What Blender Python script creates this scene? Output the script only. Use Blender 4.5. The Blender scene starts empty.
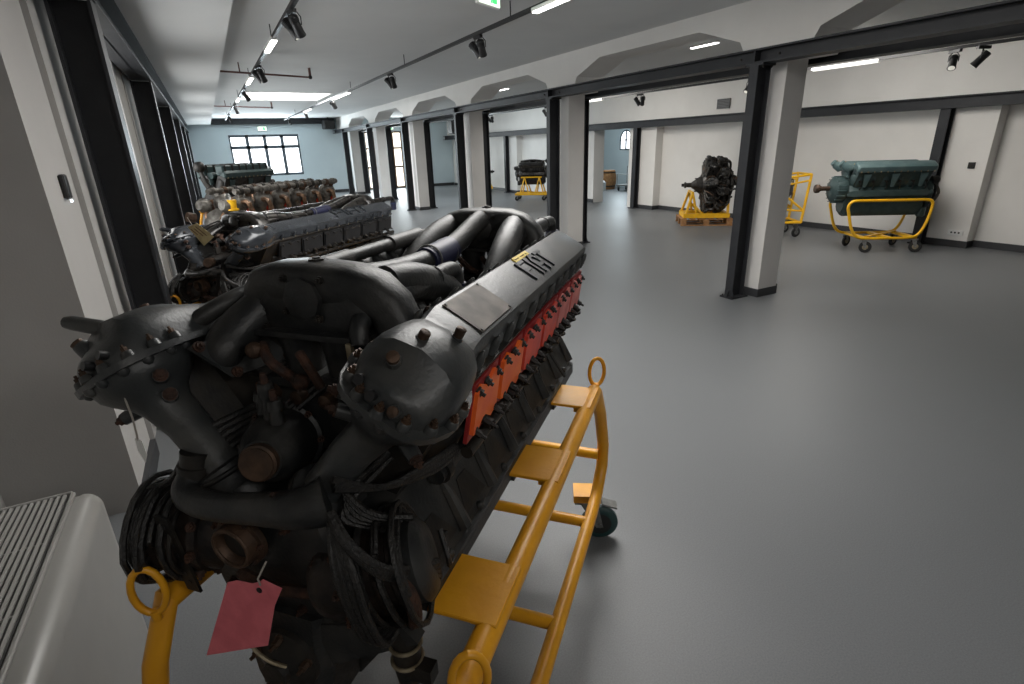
import bpy, math, random
from mathutils import Vector, Matrix, Euler
random.seed(7)
V = Vector
PI = math.pi
C = bpy.context.scene.collection

# ------------------------------------------------------------------ materials
def new_mat(name):
    m = bpy.data.materials.new(name); m.use_nodes = True
    nt = m.node_tree; b = nt.nodes['Principled BSDF']
    return m, nt, b

def mat(name, col, rough=.5, metal=0., col2=None, scale=8., bump=0., bscale=60., detail=6., lo=.35, hi=.65, coat=0., emis=None, estr=0., rvar=0.):
    m, nt, b = new_mat(name)
    b.inputs['Base Color'].default_value = (*col, 1)
    b.inputs['Roughness'].default_value = rough
    b.inputs['Metallic'].default_value = metal
    if name.startswith('black_painted'): b.inputs['Specular IOR Level'].default_value = .25
    if coat: b.inputs['Coat Weight'].default_value = coat
    tc = nt.nodes.new('ShaderNodeTexCoord')
    if col2 is not None or rvar:
        n = nt.nodes.new('ShaderNodeTexNoise'); n.inputs['Scale'].default_value = scale; n.inputs['Detail'].default_value = detail
        nt.links.new(tc.outputs['Object'], n.inputs['Vector'])
        if col2 is not None:
            r = nt.nodes.new('ShaderNodeValToRGB')
            r.color_ramp.elements[0].position = lo; r.color_ramp.elements[1].position = hi
            r.color_ramp.elements[0].color = (*col, 1); r.color_ramp.elements[1].color = (*col2, 1)
            nt.links.new(n.outputs['Fac'], r.inputs['Fac']); nt.links.new(r.outputs['Color'], b.inputs['Base Color'])
        if rvar:
            mr = nt.nodes.new('ShaderNodeMapRange')
            mr.inputs['To Min'].default_value = max(.05, rough - rvar); mr.inputs['To Max'].default_value = min(1, rough + rvar)
            nt.links.new(n.outputs['Fac'], mr.inputs['Value']); nt.links.new(mr.outputs['Result'], b.inputs['Roughness'])
    if bump:
        n2 = nt.nodes.new('ShaderNodeTexNoise'); n2.inputs['Scale'].default_value = bscale; n2.inputs['Detail'].default_value = 4
        nt.links.new(tc.outputs['Object'], n2.inputs['Vector'])
        bp = nt.nodes.new('ShaderNodeBump'); bp.inputs['Strength'].default_value = bump; bp.inputs['Distance'].default_value = .01
        nt.links.new(n2.outputs['Fac'], bp.inputs['Height']); nt.links.new(bp.outputs['Normal'], b.inputs['Normal'])
    if emis is not None:
        b.inputs['Emission Color'].default_value = (*emis, 1); b.inputs['Emission Strength'].default_value = estr
    return m

M = {
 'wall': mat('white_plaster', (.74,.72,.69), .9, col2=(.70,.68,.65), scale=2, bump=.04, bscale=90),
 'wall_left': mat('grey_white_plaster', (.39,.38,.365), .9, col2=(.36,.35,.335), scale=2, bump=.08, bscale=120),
 'ceil': mat('ceiling_plaster', (.64,.64,.63), .9, col2=(.61,.61,.60), scale=1.5, bump=.04, bscale=70),
 'pillar': mat('pillar_plaster', (.64,.62,.595), .85, col2=(.60,.58,.56), scale=2, bump=.05, bscale=90),
 'steel': mat('black_painted_steel', (.021,.022,.025), .5, .0, col2=(.028,.029,.032), scale=6, bump=.04, bscale=80),
 'base': mat('dark_skirting', (.03,.031,.034), .5),
 'black': mat('black_plastic', (.012,.012,.013), .45),
 'engine': mat('dark_engine_enamel', (.015,.016,.0165), .46, .1, col2=(.056,.053,.048), scale=13, detail=10, lo=.42, hi=.78, bump=.14, bscale=110, rvar=.14),
 'cover': mat('grey_green_engine_enamel', (.036,.039,.040), .40, .1, col2=(.082,.079,.072), scale=11, detail=10, lo=.42, hi=.8, bump=.10, bscale=120, rvar=.12),
 'iron': mat('oily_black_iron', (.008,.008,.008), .5, .2, col2=(.028,.023,.018), scale=20, bump=.12, bscale=80),
 'magbody': mat('brown_black_magneto_casing', (.028,.018,.013), .5, .2, col2=(.009,.008,.008), scale=25, bump=.2, bscale=80),
 'rust': mat('rusty_steel', (.075,.032,.018), .75, .2, col2=(.022,.013,.010), scale=40, bump=.4, bscale=120),
 'bronze': mat('tarnished_bronze', (.10,.058,.036), .55, .5, col2=(.05,.032,.022), scale=30, bump=.2, bscale=100),
 'brass': mat('dull_brass', (.42,.36,.25), .45, .6, col2=(.2,.16,.1), scale=30),
 'plate': mat('brown_nameplate', (.075,.058,.044), .55, .3, col2=(.04,.032,.025), scale=18, rvar=.12),
 'red': mat('red_blanking_cover', (.85,.09,.04), .45, col2=(.62,.06,.045), scale=14),
 'orange': mat('orange_blanking_cover', (1.,.20,.03), .42, col2=(.9,.13,.03), scale=14),
 'pinkred': mat('pale_red_blanking_cover', (.80,.26,.22), .5, col2=(.60,.13,.12), scale=14),
 'redgasket': mat('dark_red_gasket', (.30,.02,.02), .5),
 'rubber': mat('black_rubber_hose', (.012,.012,.013), .6, bump=.2, bscale=60),
 'bluerub': mat('dark_blue_rubber', (.020,.022,.055), .5),
 'blue': mat('blue_tape', (.02,.05,.14), .5),
 'cable': mat('braided_cable', (.008,.008,.008), .45, col2=(.02,.018,.016), scale=60, bump=.4, bscale=200),
 'yellow': mat('yellow_enamel', (.78,.36,.012), .38, 0, col2=(.66,.29,.01), scale=8, bump=.1, bscale=60, rvar=.08),
 'yellow2': mat('bright_yellow_enamel', (.90,.50,.01), .4, 0, col2=(.78,.42,.01), scale=8),
 'sticker': mat('yellow_tape', (.75,.55,.05), .5),
 'zinc': mat('galvanised_steel', (.35,.35,.34), .35, .8, col2=(.22,.22,.21), scale=30),
 'tyre': mat('dark_green_wheel_rubber', (.010,.045,.045), .5),
 'tyreblack': mat('black_wheel_rubber', (.015,.015,.015), .6),
 'pink': mat('pink_card_tag', (.80,.19,.22), .8, col2=(.70,.15,.18), scale=25, bump=.1, bscale=200),
 'tanpaper': mat('buff_card_tag', (.55,.45,.24), .8, col2=(.42,.33,.17), scale=25),
 'ink': mat('brown_ink', (.16,.08,.04), .8),
 'string': mat('grey_string', (.35,.32,.28), .8),
 'teal': mat('blue_green_engine_enamel', (.075,.125,.130), .45, .1, col2=(.11,.165,.165), scale=8, rvar=.1),
 'tealdark': mat('dark_blue_green_enamel', (.022,.045,.045), .5, .1, col2=(.04,.065,.065), scale=12),
 'black_engine': mat('glossy_black_engine', (.010,.010,.011), .3, .4, col2=(.05,.045,.04), scale=30, rvar=.12),
 'silver': mat('weathered_aluminium', (.22,.21,.19), .5, .6, col2=(.09,.08,.07), scale=22, bump=.3, bscale=60),
 'copper': mat('old_copper_pipe', (.26,.15,.09), .4, .7, col2=(.12,.08,.055), scale=22),
 'wood': mat('pallet_wood', (.42,.22,.09), .8, col2=(.28,.13,.05), scale=12, bump=.3),
 'unit': mat('cream_metal_casing', (.27,.265,.25), .30, 0, col2=(.25,.245,.23), scale=5, rvar=.04),
 'unitgap': mat('dark_grille_gap', (.05,.05,.048), .7),
 'frame': mat('window_frame_grey', (.07,.09,.11), .5),
 'frameL': mat('pale_window_frame', (.30,.32,.29), .5),
 'frameO': mat('amber_door_frame', (.16,.09,.05), .5),  # amber-brown frame colour
 'glasslit': mat('daylit_glass', (.8,.85,.9), .2, emis=(.93,.97,1.0), estr=3.2),
 'glasswarm': mat('warm_daylit_glass', (.8,.8,.7), .2, emis=(1.0,.95,.82), estr=2.4),
 'skylit': mat('skylight_diffuser', (.9,.9,.9), .5, emis=(1.,.98,.95), estr=7.),
 'tube': mat('lit_linear_lamp', (.9,.9,.9), .5, emis=(1.,.97,.92), estr=7.),
 'tubedim': mat('softly_lit_linear_lamp', (.8,.8,.78), .5, emis=(1.,.97,.92), estr=.7),
 'lens': mat('spotlight_lens', (.5,.5,.45), .15, emis=(1.,.95,.85), estr=.5),
 'exitg': mat('exit_sign_green', (.02,.35,.08), .5, emis=(.1,.9,.25), estr=1.1),
 'exitw': mat('exit_sign_white', (.8,.9,.8), .5, emis=(.8,1.,.8), estr=1.6),
 'led': mat('tiny_led', (.8,.9,1.), .5, emis=(.8,.9,1.), estr=4.),
 'pipe': mat('brown_red_pipe', (.13,.06,.05), .5),
 'grille': mat('vent_grille_grey', (.12,.12,.12), .6),
 'white': mat('white_plastic', (.75,.75,.73), .5),
 'letter': mat('dark_letter_paint', (.014,.017,.02), .4, .2),
 'coverblack': mat('black_glossy_cam_cover', (.030,.034,.040), .24, .2, col2=(.055,.060,.068), scale=8, rvar=.08),
 'letterwhite': mat('grey_white_letter_edge', (.45,.47,.50), .5),
}
def floor_mat():
    m, nt, b = new_mat('grey_resin_floor')
    tc = nt.nodes.new('ShaderNodeTexCoord')
    n = nt.nodes.new('ShaderNodeTexNoise'); n.inputs['Scale'].default_value = 170; n.inputs['Detail'].default_value = 3
    n2 = nt.nodes.new('ShaderNodeTexNoise'); n2.inputs['Scale'].default_value = .8; n2.inputs['Detail'].default_value = 5
    nt.links.new(tc.outputs['Object'], n.inputs['Vector']); nt.links.new(tc.outputs['Object'], n2.inputs['Vector'])
    r = nt.nodes.new('ShaderNodeValToRGB'); r.color_ramp.elements[0].position = .3; r.color_ramp.elements[1].position = .7
    r.color_ramp.elements[0].color = (.125,.131,.136,1); r.color_ramp.elements[1].color = (.165,.171,.177,1)
    nt.links.new(n.outputs['Fac'], r.inputs['Fac'])
    mx = nt.nodes.new('ShaderNodeMixRGB'); mx.blend_type = 'MULTIPLY'; mx.inputs['Fac'].default_value = .35
    r2 = nt.nodes.new('ShaderNodeValToRGB'); r2.color_ramp.elements[0].position = .3; r2.color_ramp.elements[1].position = .7
    r2.color_ramp.elements[0].color = (.75,.75,.75,1); r2.color_ramp.elements[1].color = (1,1,1,1)
    nt.links.new(n2.outputs['Fac'], r2.inputs['Fac'])
    nt.links.new(r.outputs['Color'], mx.inputs['Color1']); nt.links.new(r2.outputs['Color'], mx.inputs['Color2'])
    nt.links.new(mx.outputs['Color'], b.inputs['Base Color'])
    mr = nt.nodes.new('ShaderNodeMapRange'); mr.inputs['To Min'].default_value = .38; mr.inputs['To Max'].default_value = .50
    nt.links.new(n2.outputs['Fac'], mr.inputs['Value']); nt.links.new(mr.outputs['Result'], b.inputs['Roughness'])
    bp = nt.nodes.new('ShaderNodeBump'); bp.inputs['Strength'].default_value = .12; bp.inputs['Distance'].default_value = .004
    nt.links.new(n.outputs['Fac'], bp.inputs['Height']); nt.links.new(bp.outputs['Normal'], b.inputs['Normal'])
    return m
M['floor'] = floor_mat()

# ------------------------------------------------------------------ mesh builder
def basis(d):
    d = V(d).normalized(); h = V((0,0,1)) if abs(d.z) < .93 else V((1,0,0))
    x = h.cross(d).normalized(); return x, d.cross(x).normalized(), d

class MB:
    def __init__(s, f=None): s.v = []; s.f = []; s.m = []; s.mats = []; s.map = f
    def mi(s, k):
        if k not in s.mats: s.mats.append(k)
        return s.mats.index(k)
    def add(s, vs, fs, k):
        o = len(s.v); s.v += [V(p) for p in vs]; i = s.mi(k)
        for f in fs: s.f.append([o+j for j in f]); s.m.append(i)
    def box(s, c, size, k, rot=None, bev=0.):
        c = V(c); hx, hy, hz = size[0]/2, size[1]/2, size[2]/2
        R = rot if rot is not None else Matrix.Identity(3)
        if bev <= 0:
            vs = [c + R @ V((x*hx,y*hy,z*hz)) for x in (-1,1) for y in (-1,1) for z in (-1,1)]
            s.add(vs, [(0,1,3,2),(4,6,7,5),(0,4,5,1),(2,3,7,6),(0,2,6,4),(1,5,7,3)], k)
        else:
            b = min(bev, hx*.9, hy*.9, hz*.9)
            def ring(z, d):
                X, Y = hx-d, hy-d
                return [c + R @ V(p) for p in ((-X+b,-Y,z),(X-b,-Y,z),(X,-Y+b,z),(X,Y-b,z),(X-b,Y,z),(-X+b,Y,z),(-X,Y-b,z),(-X,-Y+b,z))]
            s.loft([ring(-hz,b), ring(-hz+b,0), ring(hz-b,0), ring(hz,b)], k)
    def loft(s, rings, k, cap=True, close=True):
        n = len(rings[0]); vs = [p for r in rings for p in r]; fs = []
        for i in range(len(rings)-1):
            for j in range(n if close else n-1):
                j2 = (j+1) % n; fs.append((i*n+j, i*n+j2, (i+1)*n+j2, (i+1)*n+j))
        if cap: fs.append(tuple(range(n))[::-1]); fs.append(tuple((len(rings)-1)*n+j for j in range(n)))
        s.add(vs, fs, k)
    def prism(s, poly, ext, k):
        e = V(ext); a = [V(p) for p in poly]; s.loft([a, [p+e for p in a]], k)
    def cyl(s, p0, p1, r, k, r1=None, seg=14):
        s.lathe(p0, V(p1)-V(p0), [(0,r),(1,r if r1 is None else r1)], k, seg, unit=True)
    def lathe(s, p, d, prof, k, seg=18, unit=False, sx=1., sy=1., cap=True):
        p = V(p); d = V(d); L = d.length if unit else 1.; x, y, w = basis(d)
        rings = []
        for h, r in prof:
            c = p + w*(h*L); rings.append([c + x*(math.cos(2*PI*j/seg)*r*sx) + y*(math.sin(2*PI*j/seg)*r*sy) for j in range(seg)])
        s.loft(rings, k, cap)
    def tube(s, pts, r, k, seg=10, n=0, closed=False, cap=True):
        P = [V(p) for p in pts]
        rr = list(r) if isinstance(r, (list, tuple)) else [r]*len(P)
        if n:
            Q = []; RR = []; L = len(P)
            for i in range(L if closed else L-1):
                if closed: a,b,c,d = P[(i-1)%L],P[i],P[(i+1)%L],P[(i+2)%L]
                else: a,b,c,d = P[max(i-1,0)],P[i],P[i+1],P[min(i+2,L-1)]
                for q in range(n):
                    t = q/n; Q.append(.5*((2*b)+(-a+c)*t+(2*a-5*b+4*c-d)*t*t+(-a+3*b-3*c+d)*t**3))
                    RR.append(rr[i]*(1-t)+rr[(i+1)%L]*t)
            if not closed: Q.append(P[-1]); RR.append(rr[-1])
            P, rr = Q, RR
        L = len(P); T = []
        for i in range(L):
            if closed: t = P[(i+1)%L]-P[(i-1)%L]
            else: t = P[min(i+1,L-1)]-P[max(i-1,0)]
            T.append(t.normalized() if t.length > 1e-9 else V((1,0,0)))
        x, y, _ = basis(T[0]); rings = []
        for i in range(L):
            x = (x - T[i]*x.dot(T[i])).normalized(); y = T[i].cross(x)
            rings.append([P[i] + x*(math.cos(2*PI*j/seg)*rr[i]) + y*(math.sin(2*PI*j/seg)*rr[i]) for j in range(seg)])
        if closed: rings.append(rings[0]); cap = False
        s.loft(rings, k, cap)
    def torus(s, c, nrm, R, r, k, seg=20, ts=8):
        x, y, _ = basis(nrm); c = V(c)
        s.tube([c + x*(math.cos(2*PI*j/seg)*R) + y*(math.sin(2*PI*j/seg)*R) for j in range(seg)], r, k, ts, closed=True)
    def bolt(s, p, d, r, h, k='iron', washer=True):
        p = V(p); d = V(d).normalized()
        if washer: s.lathe(p, d, [(-.002,r*1.35),(h*.25,r*1.35)], k, 10)
        s.lathe(p, d, [(0,r),(h,r)], k, 6); s.lathe(p, d, [(h*.9,r*.5),(h*1.6,r*.5)], k, 6)
    def sphere(s, c, r, k, seg=14, sc=(1,1,1)):
        c = V(c); rings = []
        for i in range(1, 8):
            a = PI*i/8; rings.append([c + V((math.sin(a)*math.cos(2*PI*j/seg)*r*sc[0], math.sin(a)*math.sin(2*PI*j/seg)*r*sc[1], math.cos(a)*r*sc[2])) for j in range(seg)])
        s.loft(rings, k)
    def build(s, name, parent=None, angle=38, smooth=True, sub=0):
        me = bpy.data.meshes.new(name)
        vs = s.v if s.map is None else [s.map(p) for p in s.v]
        me.from_pydata([tuple(p) for p in vs], [], s.f)
        for k in s.mats: me.materials.append(M[k])
        me.polygons.foreach_set('material_index', s.m)
        if smooth:
            me.polygons.foreach_set('use_smooth', [True]*len(s.f))
        import bmesh
        bm = bmesh.new(); bm.from_mesh(me); bmesh.ops.recalc_face_normals(bm, faces=bm.faces); bm.to_mesh(me); bm.free()
        if smooth: me.set_sharp_from_angle(angle=math.radians(angle))
        me.update()
        o = bpy.data.objects.new(name, me); C.objects.link(o)
        if parent is not None: o.parent = parent
        if sub:
            md = o.modifiers.new('s', 'SUBSURF'); md.levels = sub; md.render_levels = sub
        return o

def tag(o, label, cat, group=None):
    o['label'] = label; o['category'] = cat
    if group: o['group'] = group
    return o
def thing(name, label, cat, loc=(0,0,0), rz=0., group=None):
    o = bpy.data.objects.new(name, None); C.objects.link(o); o.location = loc; o.rotation_euler = (0,0,rz)
    o.empty_display_size = .1
    return tag(o, label, cat, group)
def struct(o): o['kind'] = 'structure'; return o
def copy_tree(o, parent=None, depth=0):
    c = o.copy(); C.objects.link(c)
    if parent is not None: c.parent = parent
    for ch in list(o.children): copy_tree(ch, c, depth+1)
    return c
def rotz(a): return Matrix.Rotation(a, 3, 'Z')
def text_mb(txt, size, depth, P, X, Y, k, f=None):
    """raised block letters, as mesh, baseline at P along X, up Y"""
    cu = bpy.data.curves.new('t', 'FONT'); cu.body = txt; cu.size = size; cu.extrude = depth/2; cu.offset = size*.012
    o = bpy.data.objects.new('t', cu); C.objects.link(o)
    me = bpy.data.meshes.new_from_object(o)
    X = V(X).normalized(); Y = V(Y).normalized(); Z = X.cross(Y)
    mb = MB(f); mb.add([V(P) + X*v.co.x + Y*v.co.y + Z*v.co.z for v in me.vertices], [tuple(p.vertices) for p in me.polygons], k)
    bpy.data.objects.remove(o); bpy.data.curves.remove(cu); bpy.data.meshes.remove(me)
    return mb

LP = dict(sk1=64, sk2=240, win=300, door=130, annex=40, left=17, track=18, right=135, bounce=0, fill=11)
# ------------------------------------------------------------------ camera
H = 1.7; F = 535.
dY = V((-307,-187,F)).normalized(); dn = V((45,1458,F)); dn = (dn - dY*dn.dot(dY)).normalized()
dX = dn.cross(dY)
if dX.x < 0: dX = -dX
up = -dn
# image axes (x right, y down, z forward) expressed in world
cr = V((dX.x, dY.x, up.x)); cd = V((dX.y, dY.y, up.y)); cf = V((dX.z, dY.z, up.z))
cam = bpy.data.cameras.new('camera'); co = bpy.data.objects.new('camera', cam); C.objects.link(co)
cam.sensor_width = 36.; cam.lens = F/1024*36; cam.clip_start = .05; cam.clip_end = 200
R = Matrix((cr, -cd, -cf)).transposed()
co.matrix_world = Matrix.Translation((0,0,H)) @ R.to_4x4()
bpy.context.scene.camera = co

# ------------------------------------------------------------------ room
YE = 25.; CZ = 3.0; YB = -3.0
def sbox(name, x0,x1,y0,y1,z0,z1, k, par=None):
    mb = MB(); mb.box(((x0+x1)/2,(y0+y1)/2,(z0+z1)/2), (x1-x0,y1-y0,z1-z0), k)
    return struct(mb.build(name, par, smooth=False)) if par is None else mb.build(name, par, smooth=False)
sbox('floor', -1.6, 17, YB, 25.2, -.1, 0, 'floor')
# ceiling with two skylight openings; the near one is added, out of view
mb = MB()
SK = [(1.05,2.95,2.2,4.0),(1.05,2.95,14.4,16.4)]
ys = [YB,2.2,4.0,14.4,16.4,25.2]
for i in range(5):
    y0,y1 = ys[i],ys[i+1]
    if i in (1,3):
        mb.box(((-1.6+1.05)/2,(y0+y1)/2,CZ+.05),(2.65,y1-y0,.1),'ceil'); mb.box(((2.95+17)/2,(y0+y1)/2,CZ+.05),(14.05,y1-y0,.1),'ceil')
    else: mb.box((7.7,(y0+y1)/2,CZ+.05),(18.6,y1-y0,.1),'ceil')
struct(mb.build('ceiling', smooth=False))
for i,(x0,x1,y0,y1) in enumerate(SK):
    t = thing('skylight', ['bright skylight added out of view over the front engine','long bright skylight in the ceiling near the end wall'][i], 'skylight', ((x0+x1)/2,(y0+y1)/2,CZ))
    m1 = MB(); 
    for a in ((x0,0),(x1,0)): m1.box((a[0]-(x0+x1)/2,0,.06),(.04,y1-y0,.14),'white')
    for b in (y0,y1): m1.box((0,b-(y0+y1)/2,.06),(x1-x0,.04,.14),'white')
    m1.build('frame', t, smooth=False)
    m2 = MB(); m2.box((0,0,.12),(x1-x0,y1-y0,.02),'skylit'); m2.build('diffuser', t, smooth=False)
# left wall : plaster with pilasters and window bays
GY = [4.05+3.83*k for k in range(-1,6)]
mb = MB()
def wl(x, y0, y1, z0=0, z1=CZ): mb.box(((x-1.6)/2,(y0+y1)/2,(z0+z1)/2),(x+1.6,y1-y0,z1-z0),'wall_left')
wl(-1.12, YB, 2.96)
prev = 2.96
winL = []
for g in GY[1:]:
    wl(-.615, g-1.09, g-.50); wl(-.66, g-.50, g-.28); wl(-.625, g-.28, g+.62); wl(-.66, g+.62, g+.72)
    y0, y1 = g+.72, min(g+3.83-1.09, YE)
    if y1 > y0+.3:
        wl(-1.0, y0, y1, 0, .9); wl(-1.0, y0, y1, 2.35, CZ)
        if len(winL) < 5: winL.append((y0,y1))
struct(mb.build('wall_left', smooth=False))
for i,(y0,y1) in enumerate(winL):
    mb = MB(); yc=(y0+y1)/2; W=y1-y0
    for y in (y0+.04,y0+W*.33,y0+W*.66,y1-.04): mb.box((-1.04,y,1.62),(.09,.07,1.45),'frameL')
    for z in (.93,1.9,2.32): mb.box((-1.04,yc,z),(.09,W,.06),'frameL')
    w = struct(mb.build('window_%d'%(i+1), smooth=False))
    g = MB(); g.box((-1.09,yc,1.62),(.01,W,1.45),'glasslit'); g.build('pane', w, smooth=False)
mb = MB()
mb.box((-.60,3.25,.05),(.03,.58,.1),'base')
for g in GY[2:]: mb.box((-.60,g-.1,.05),(.03,1.5,.1),'base')
struct(mb.build('baseboard_left', smooth=False))
# soffit along the left side (lower ceiling strip)
sbox('ceiling_soffit', -1.5, .40, YB, YE, 2.78, 2.99, 'ceil')
# rear wall behind camera
sbox('wall_back', -1.6, 17, YB-.2, YB, 0, CZ, 'wall')
# far wall with openings for the window and the glazed door
def wall_holes(name, axis, pos, th, a0, a1, z0, z1, holes, k):
    mb = MB(); cuts = sorted(set([a0,a1]+[h for q in holes for h in q[:2]]))
    def bx(u0,u1,b0,b1):
        if u1-u0<1e-4 or b1-b0<1e-4: return
        if axis=='y': mb.box(((u0+u1)/2,pos+th/2,(b0+b1)/2),(u1-u0,th,b1-b0),k)
        else: mb.box((pos+th/2,(u0+u1)/2,(b0+b1)/2),(th,u1-u0,b1-b0),k)
    for i in range(len(cuts)-1):
        u0,u1=cuts[i],cuts[i+1]; hs=[q for q in holes if q[0]<=u0+1e-5 and q[1]>=u1-1e-5]
        if not hs: bx(u0,u1,z0,z1)
        else: bx(u0,u1,z0,hs[0][2]); bx(u0,u1,hs[0][3],z1)
    return struct(mb.build(name, smooth=False))
M['wall_far'] = mat('daylight_tinted_plaster', (.60,.69,.72), .9, col2=(.57,.66,.695), scale=1.5, bump=.03, bscale=60)  # blue cast of the daylight mixed into this plaster colour
wall_holes('wall_far','y',YE,.2,-1.6,17,0,CZ,[(.93,3.53,.82,2.40),(6.25,7.9,0.02,2.45)],'wall_far')
def glazed(name, x0,x1,z0,z1, nx, zs, kf, kg, y=YE+.05, th=.07):
    mb = MB()
    for i in range(nx+1): mb.box((x0+(x1-x0)*i/nx,y,(z0+z1)/2),(th,.08,z1-z0),kf)
    for z in zs: mb.box(((x0+x1)/2,y,z),(x1-x0,.08,th),kf)
    w = struct(mb.build(name, smooth=False)); g = MB(); g.box(((x0+x1)/2,y+.06,(z0+z1)/2),(x1-x0,.01,z1-z0),kg); g.build('pane', w, smooth=False); return w
glazed('window_6', .93,3.53,.82,2.40,4,(.85,1.93,2.37),'frame','glasslit',th=.12)
glazed('door_1', 6.25,7.9,.02,2.45,4,(.06,.95,1.75,2.42),'frameO','glasswarm')
sbox('baseboard_far', -.6, 6.2, YE-.03, YE, 0, .12, 'base'); sbox('baseboard_far.001', 7.95, 10.3, YE-.03, YE, 0, .12, 'base')
# middle downstand wall with chamfered openings above the pillar row
mb = MB(); X0, X1 = 5.12, 5.60; Z0 = 2.44
out = [(YB,Z0),(YB,CZ)]; out2=[]
pts = []
for k in range(-2,6):
    c = 4.05+3.83*k+1.85
    a = [(c-1.62,Z0),(c-1.5,2.64),(c-.92,2.83),(c+.90,2.83),(c+1.45,2.64),(c+1.56,Z0)]
    if a[0][0] < YB or a[-1][0] > YE: continue
    pts.append(a)
segs = []; y = YB
for a in pts:
    segs.append([(y,Z0),(a[0][0],Z0),(a[1]),(a[2]),(a[2][0],CZ),(y,CZ)])
    segs.append([(a[2][0],2.83),(a[3][0],2.83),(a[3][0],CZ),(a[2][0],CZ)])
    nx = [a[3],a[4],a[5]]; y = a[5][0]
    segs.append([a[3],a[4],a[5],(a[5][0],CZ),(a[3][0],CZ)])
segs.append([(y,Z0),(YE,Z0),(YE,CZ),(y,CZ)])
for sg in segs: mb.prism([(X0,p[0],p[1]) for p in sg], (X1-X0,0,0), 'wall')
struct(mb.build('wall_middle', smooth=False))
# right wall: recessed panels, pilasters, upper ledge, opening to the next room
CY = [-2.9,.85,4.6,8.2,11.62,15.3,18.95,22.6]
mb = MB()
def wr(x,y0,y1,z0=0,z1=CZ,k='wall'): mb.box(((x+10.9)/2,(y0+y1)/2,(z0+z1)/2),(10.9-x,y1-y0,z1-z0),k)
for i,c in enumerate(CY):
    wr(10.12, c-.62, c+.02, 0, 2.2); nxt = CY[i+1]-.62 if i+1 < len(CY) else YE
    if i == 4:
        mb.box((10.42,(13.6+nxt)/2,1.1),(.14,nxt-13.6,2.2),'wall'); mb.box((10.30,13.78,1.1),(.36,.36,2.2),'wall'); mb.box((10.24,(c+.02+12.02)/2,1.1),(.24,12.0-c,2.2),'wall')
    else: wr(10.35, c+.02, nxt, 0, 2.2)
wr(10.12, YB, YE, 2.2, CZ)
struct(mb.build('wall_right', smooth=False))
mb = MB()
for i,c in enumerate(CY):
    nxt = CY[i+1]-.62 if i+1 < len(CY) else YE
    mb.box((10.11,c-.3,.05),(.03,.68,.1),'base')
    if i == 4: mb.box((10.34,14.3,.05),(.03,.7,.1),'base'); mb.box((10.12,13.78,.05),(.03,.36,.1),'base')
    else: mb.box((10.34,(c+nxt)/2,.05),(.03,nxt-c,.1),'base')
    mb.box((10.23,c-.61,.05),(.25,.03,.1),'base')
struct(mb.build('baseboard_right', smooth=False))
# annexe beyond the opening
wall_holes('wall_annexe','x',14.6,.2,11,22,0,CZ,[(17.2,17.9,1.42,2.12)],'wall_far')
sbox('wall_annexe_end', 10.9, 14.8, 21.8, 22, 0, CZ, 'wall_far')
sbox('wall_annexe_near', 10.9, 14.8, 10.8, 11, 0, CZ, 'wall_far')
mb = MB()
yc = 17.55
mb.box((14.6,yc,1.77),(.06,.035,.7),'frame'); mb.box((14.6,yc,1.78),(.06,.7,.035),'frame')
arc = [(14.6,yc+math.cos(t)*.34,1.77+math.sin(t)*.36) for t in [PI*i/10 for i in range(11)]]
mb.tube(arc,.03,'frame',6); mb.tube([(14.6,yc-.34,1.77),(14.6,yc-.34,1.43),(14.6,yc+.34,1.43),(14.6,yc+.34,1.77)],.03,'frame',6)
# spandrels that round the top of the square opening
for sgn in (-1,1):
    poly=[(14.59,yc+sgn*.35,1.77),(14.59,yc+sgn*.35,2.13),(14.59,yc,2.13)]+[(14.59,yc+sgn*math.sin(t)*.35,1.77+math.cos(t)*.36) for t in [PI/2*i/8 for i in range(1,8)]]
    mb.prism(poly,(.05,0,0),'wall_far')
w = struct(mb.build('window_7', smooth=False)); g = MB(); g.box((14.66,yc,1.77),(.01,.7,.7),'glasslit'); g.build('pane', w, smooth=False)

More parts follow.
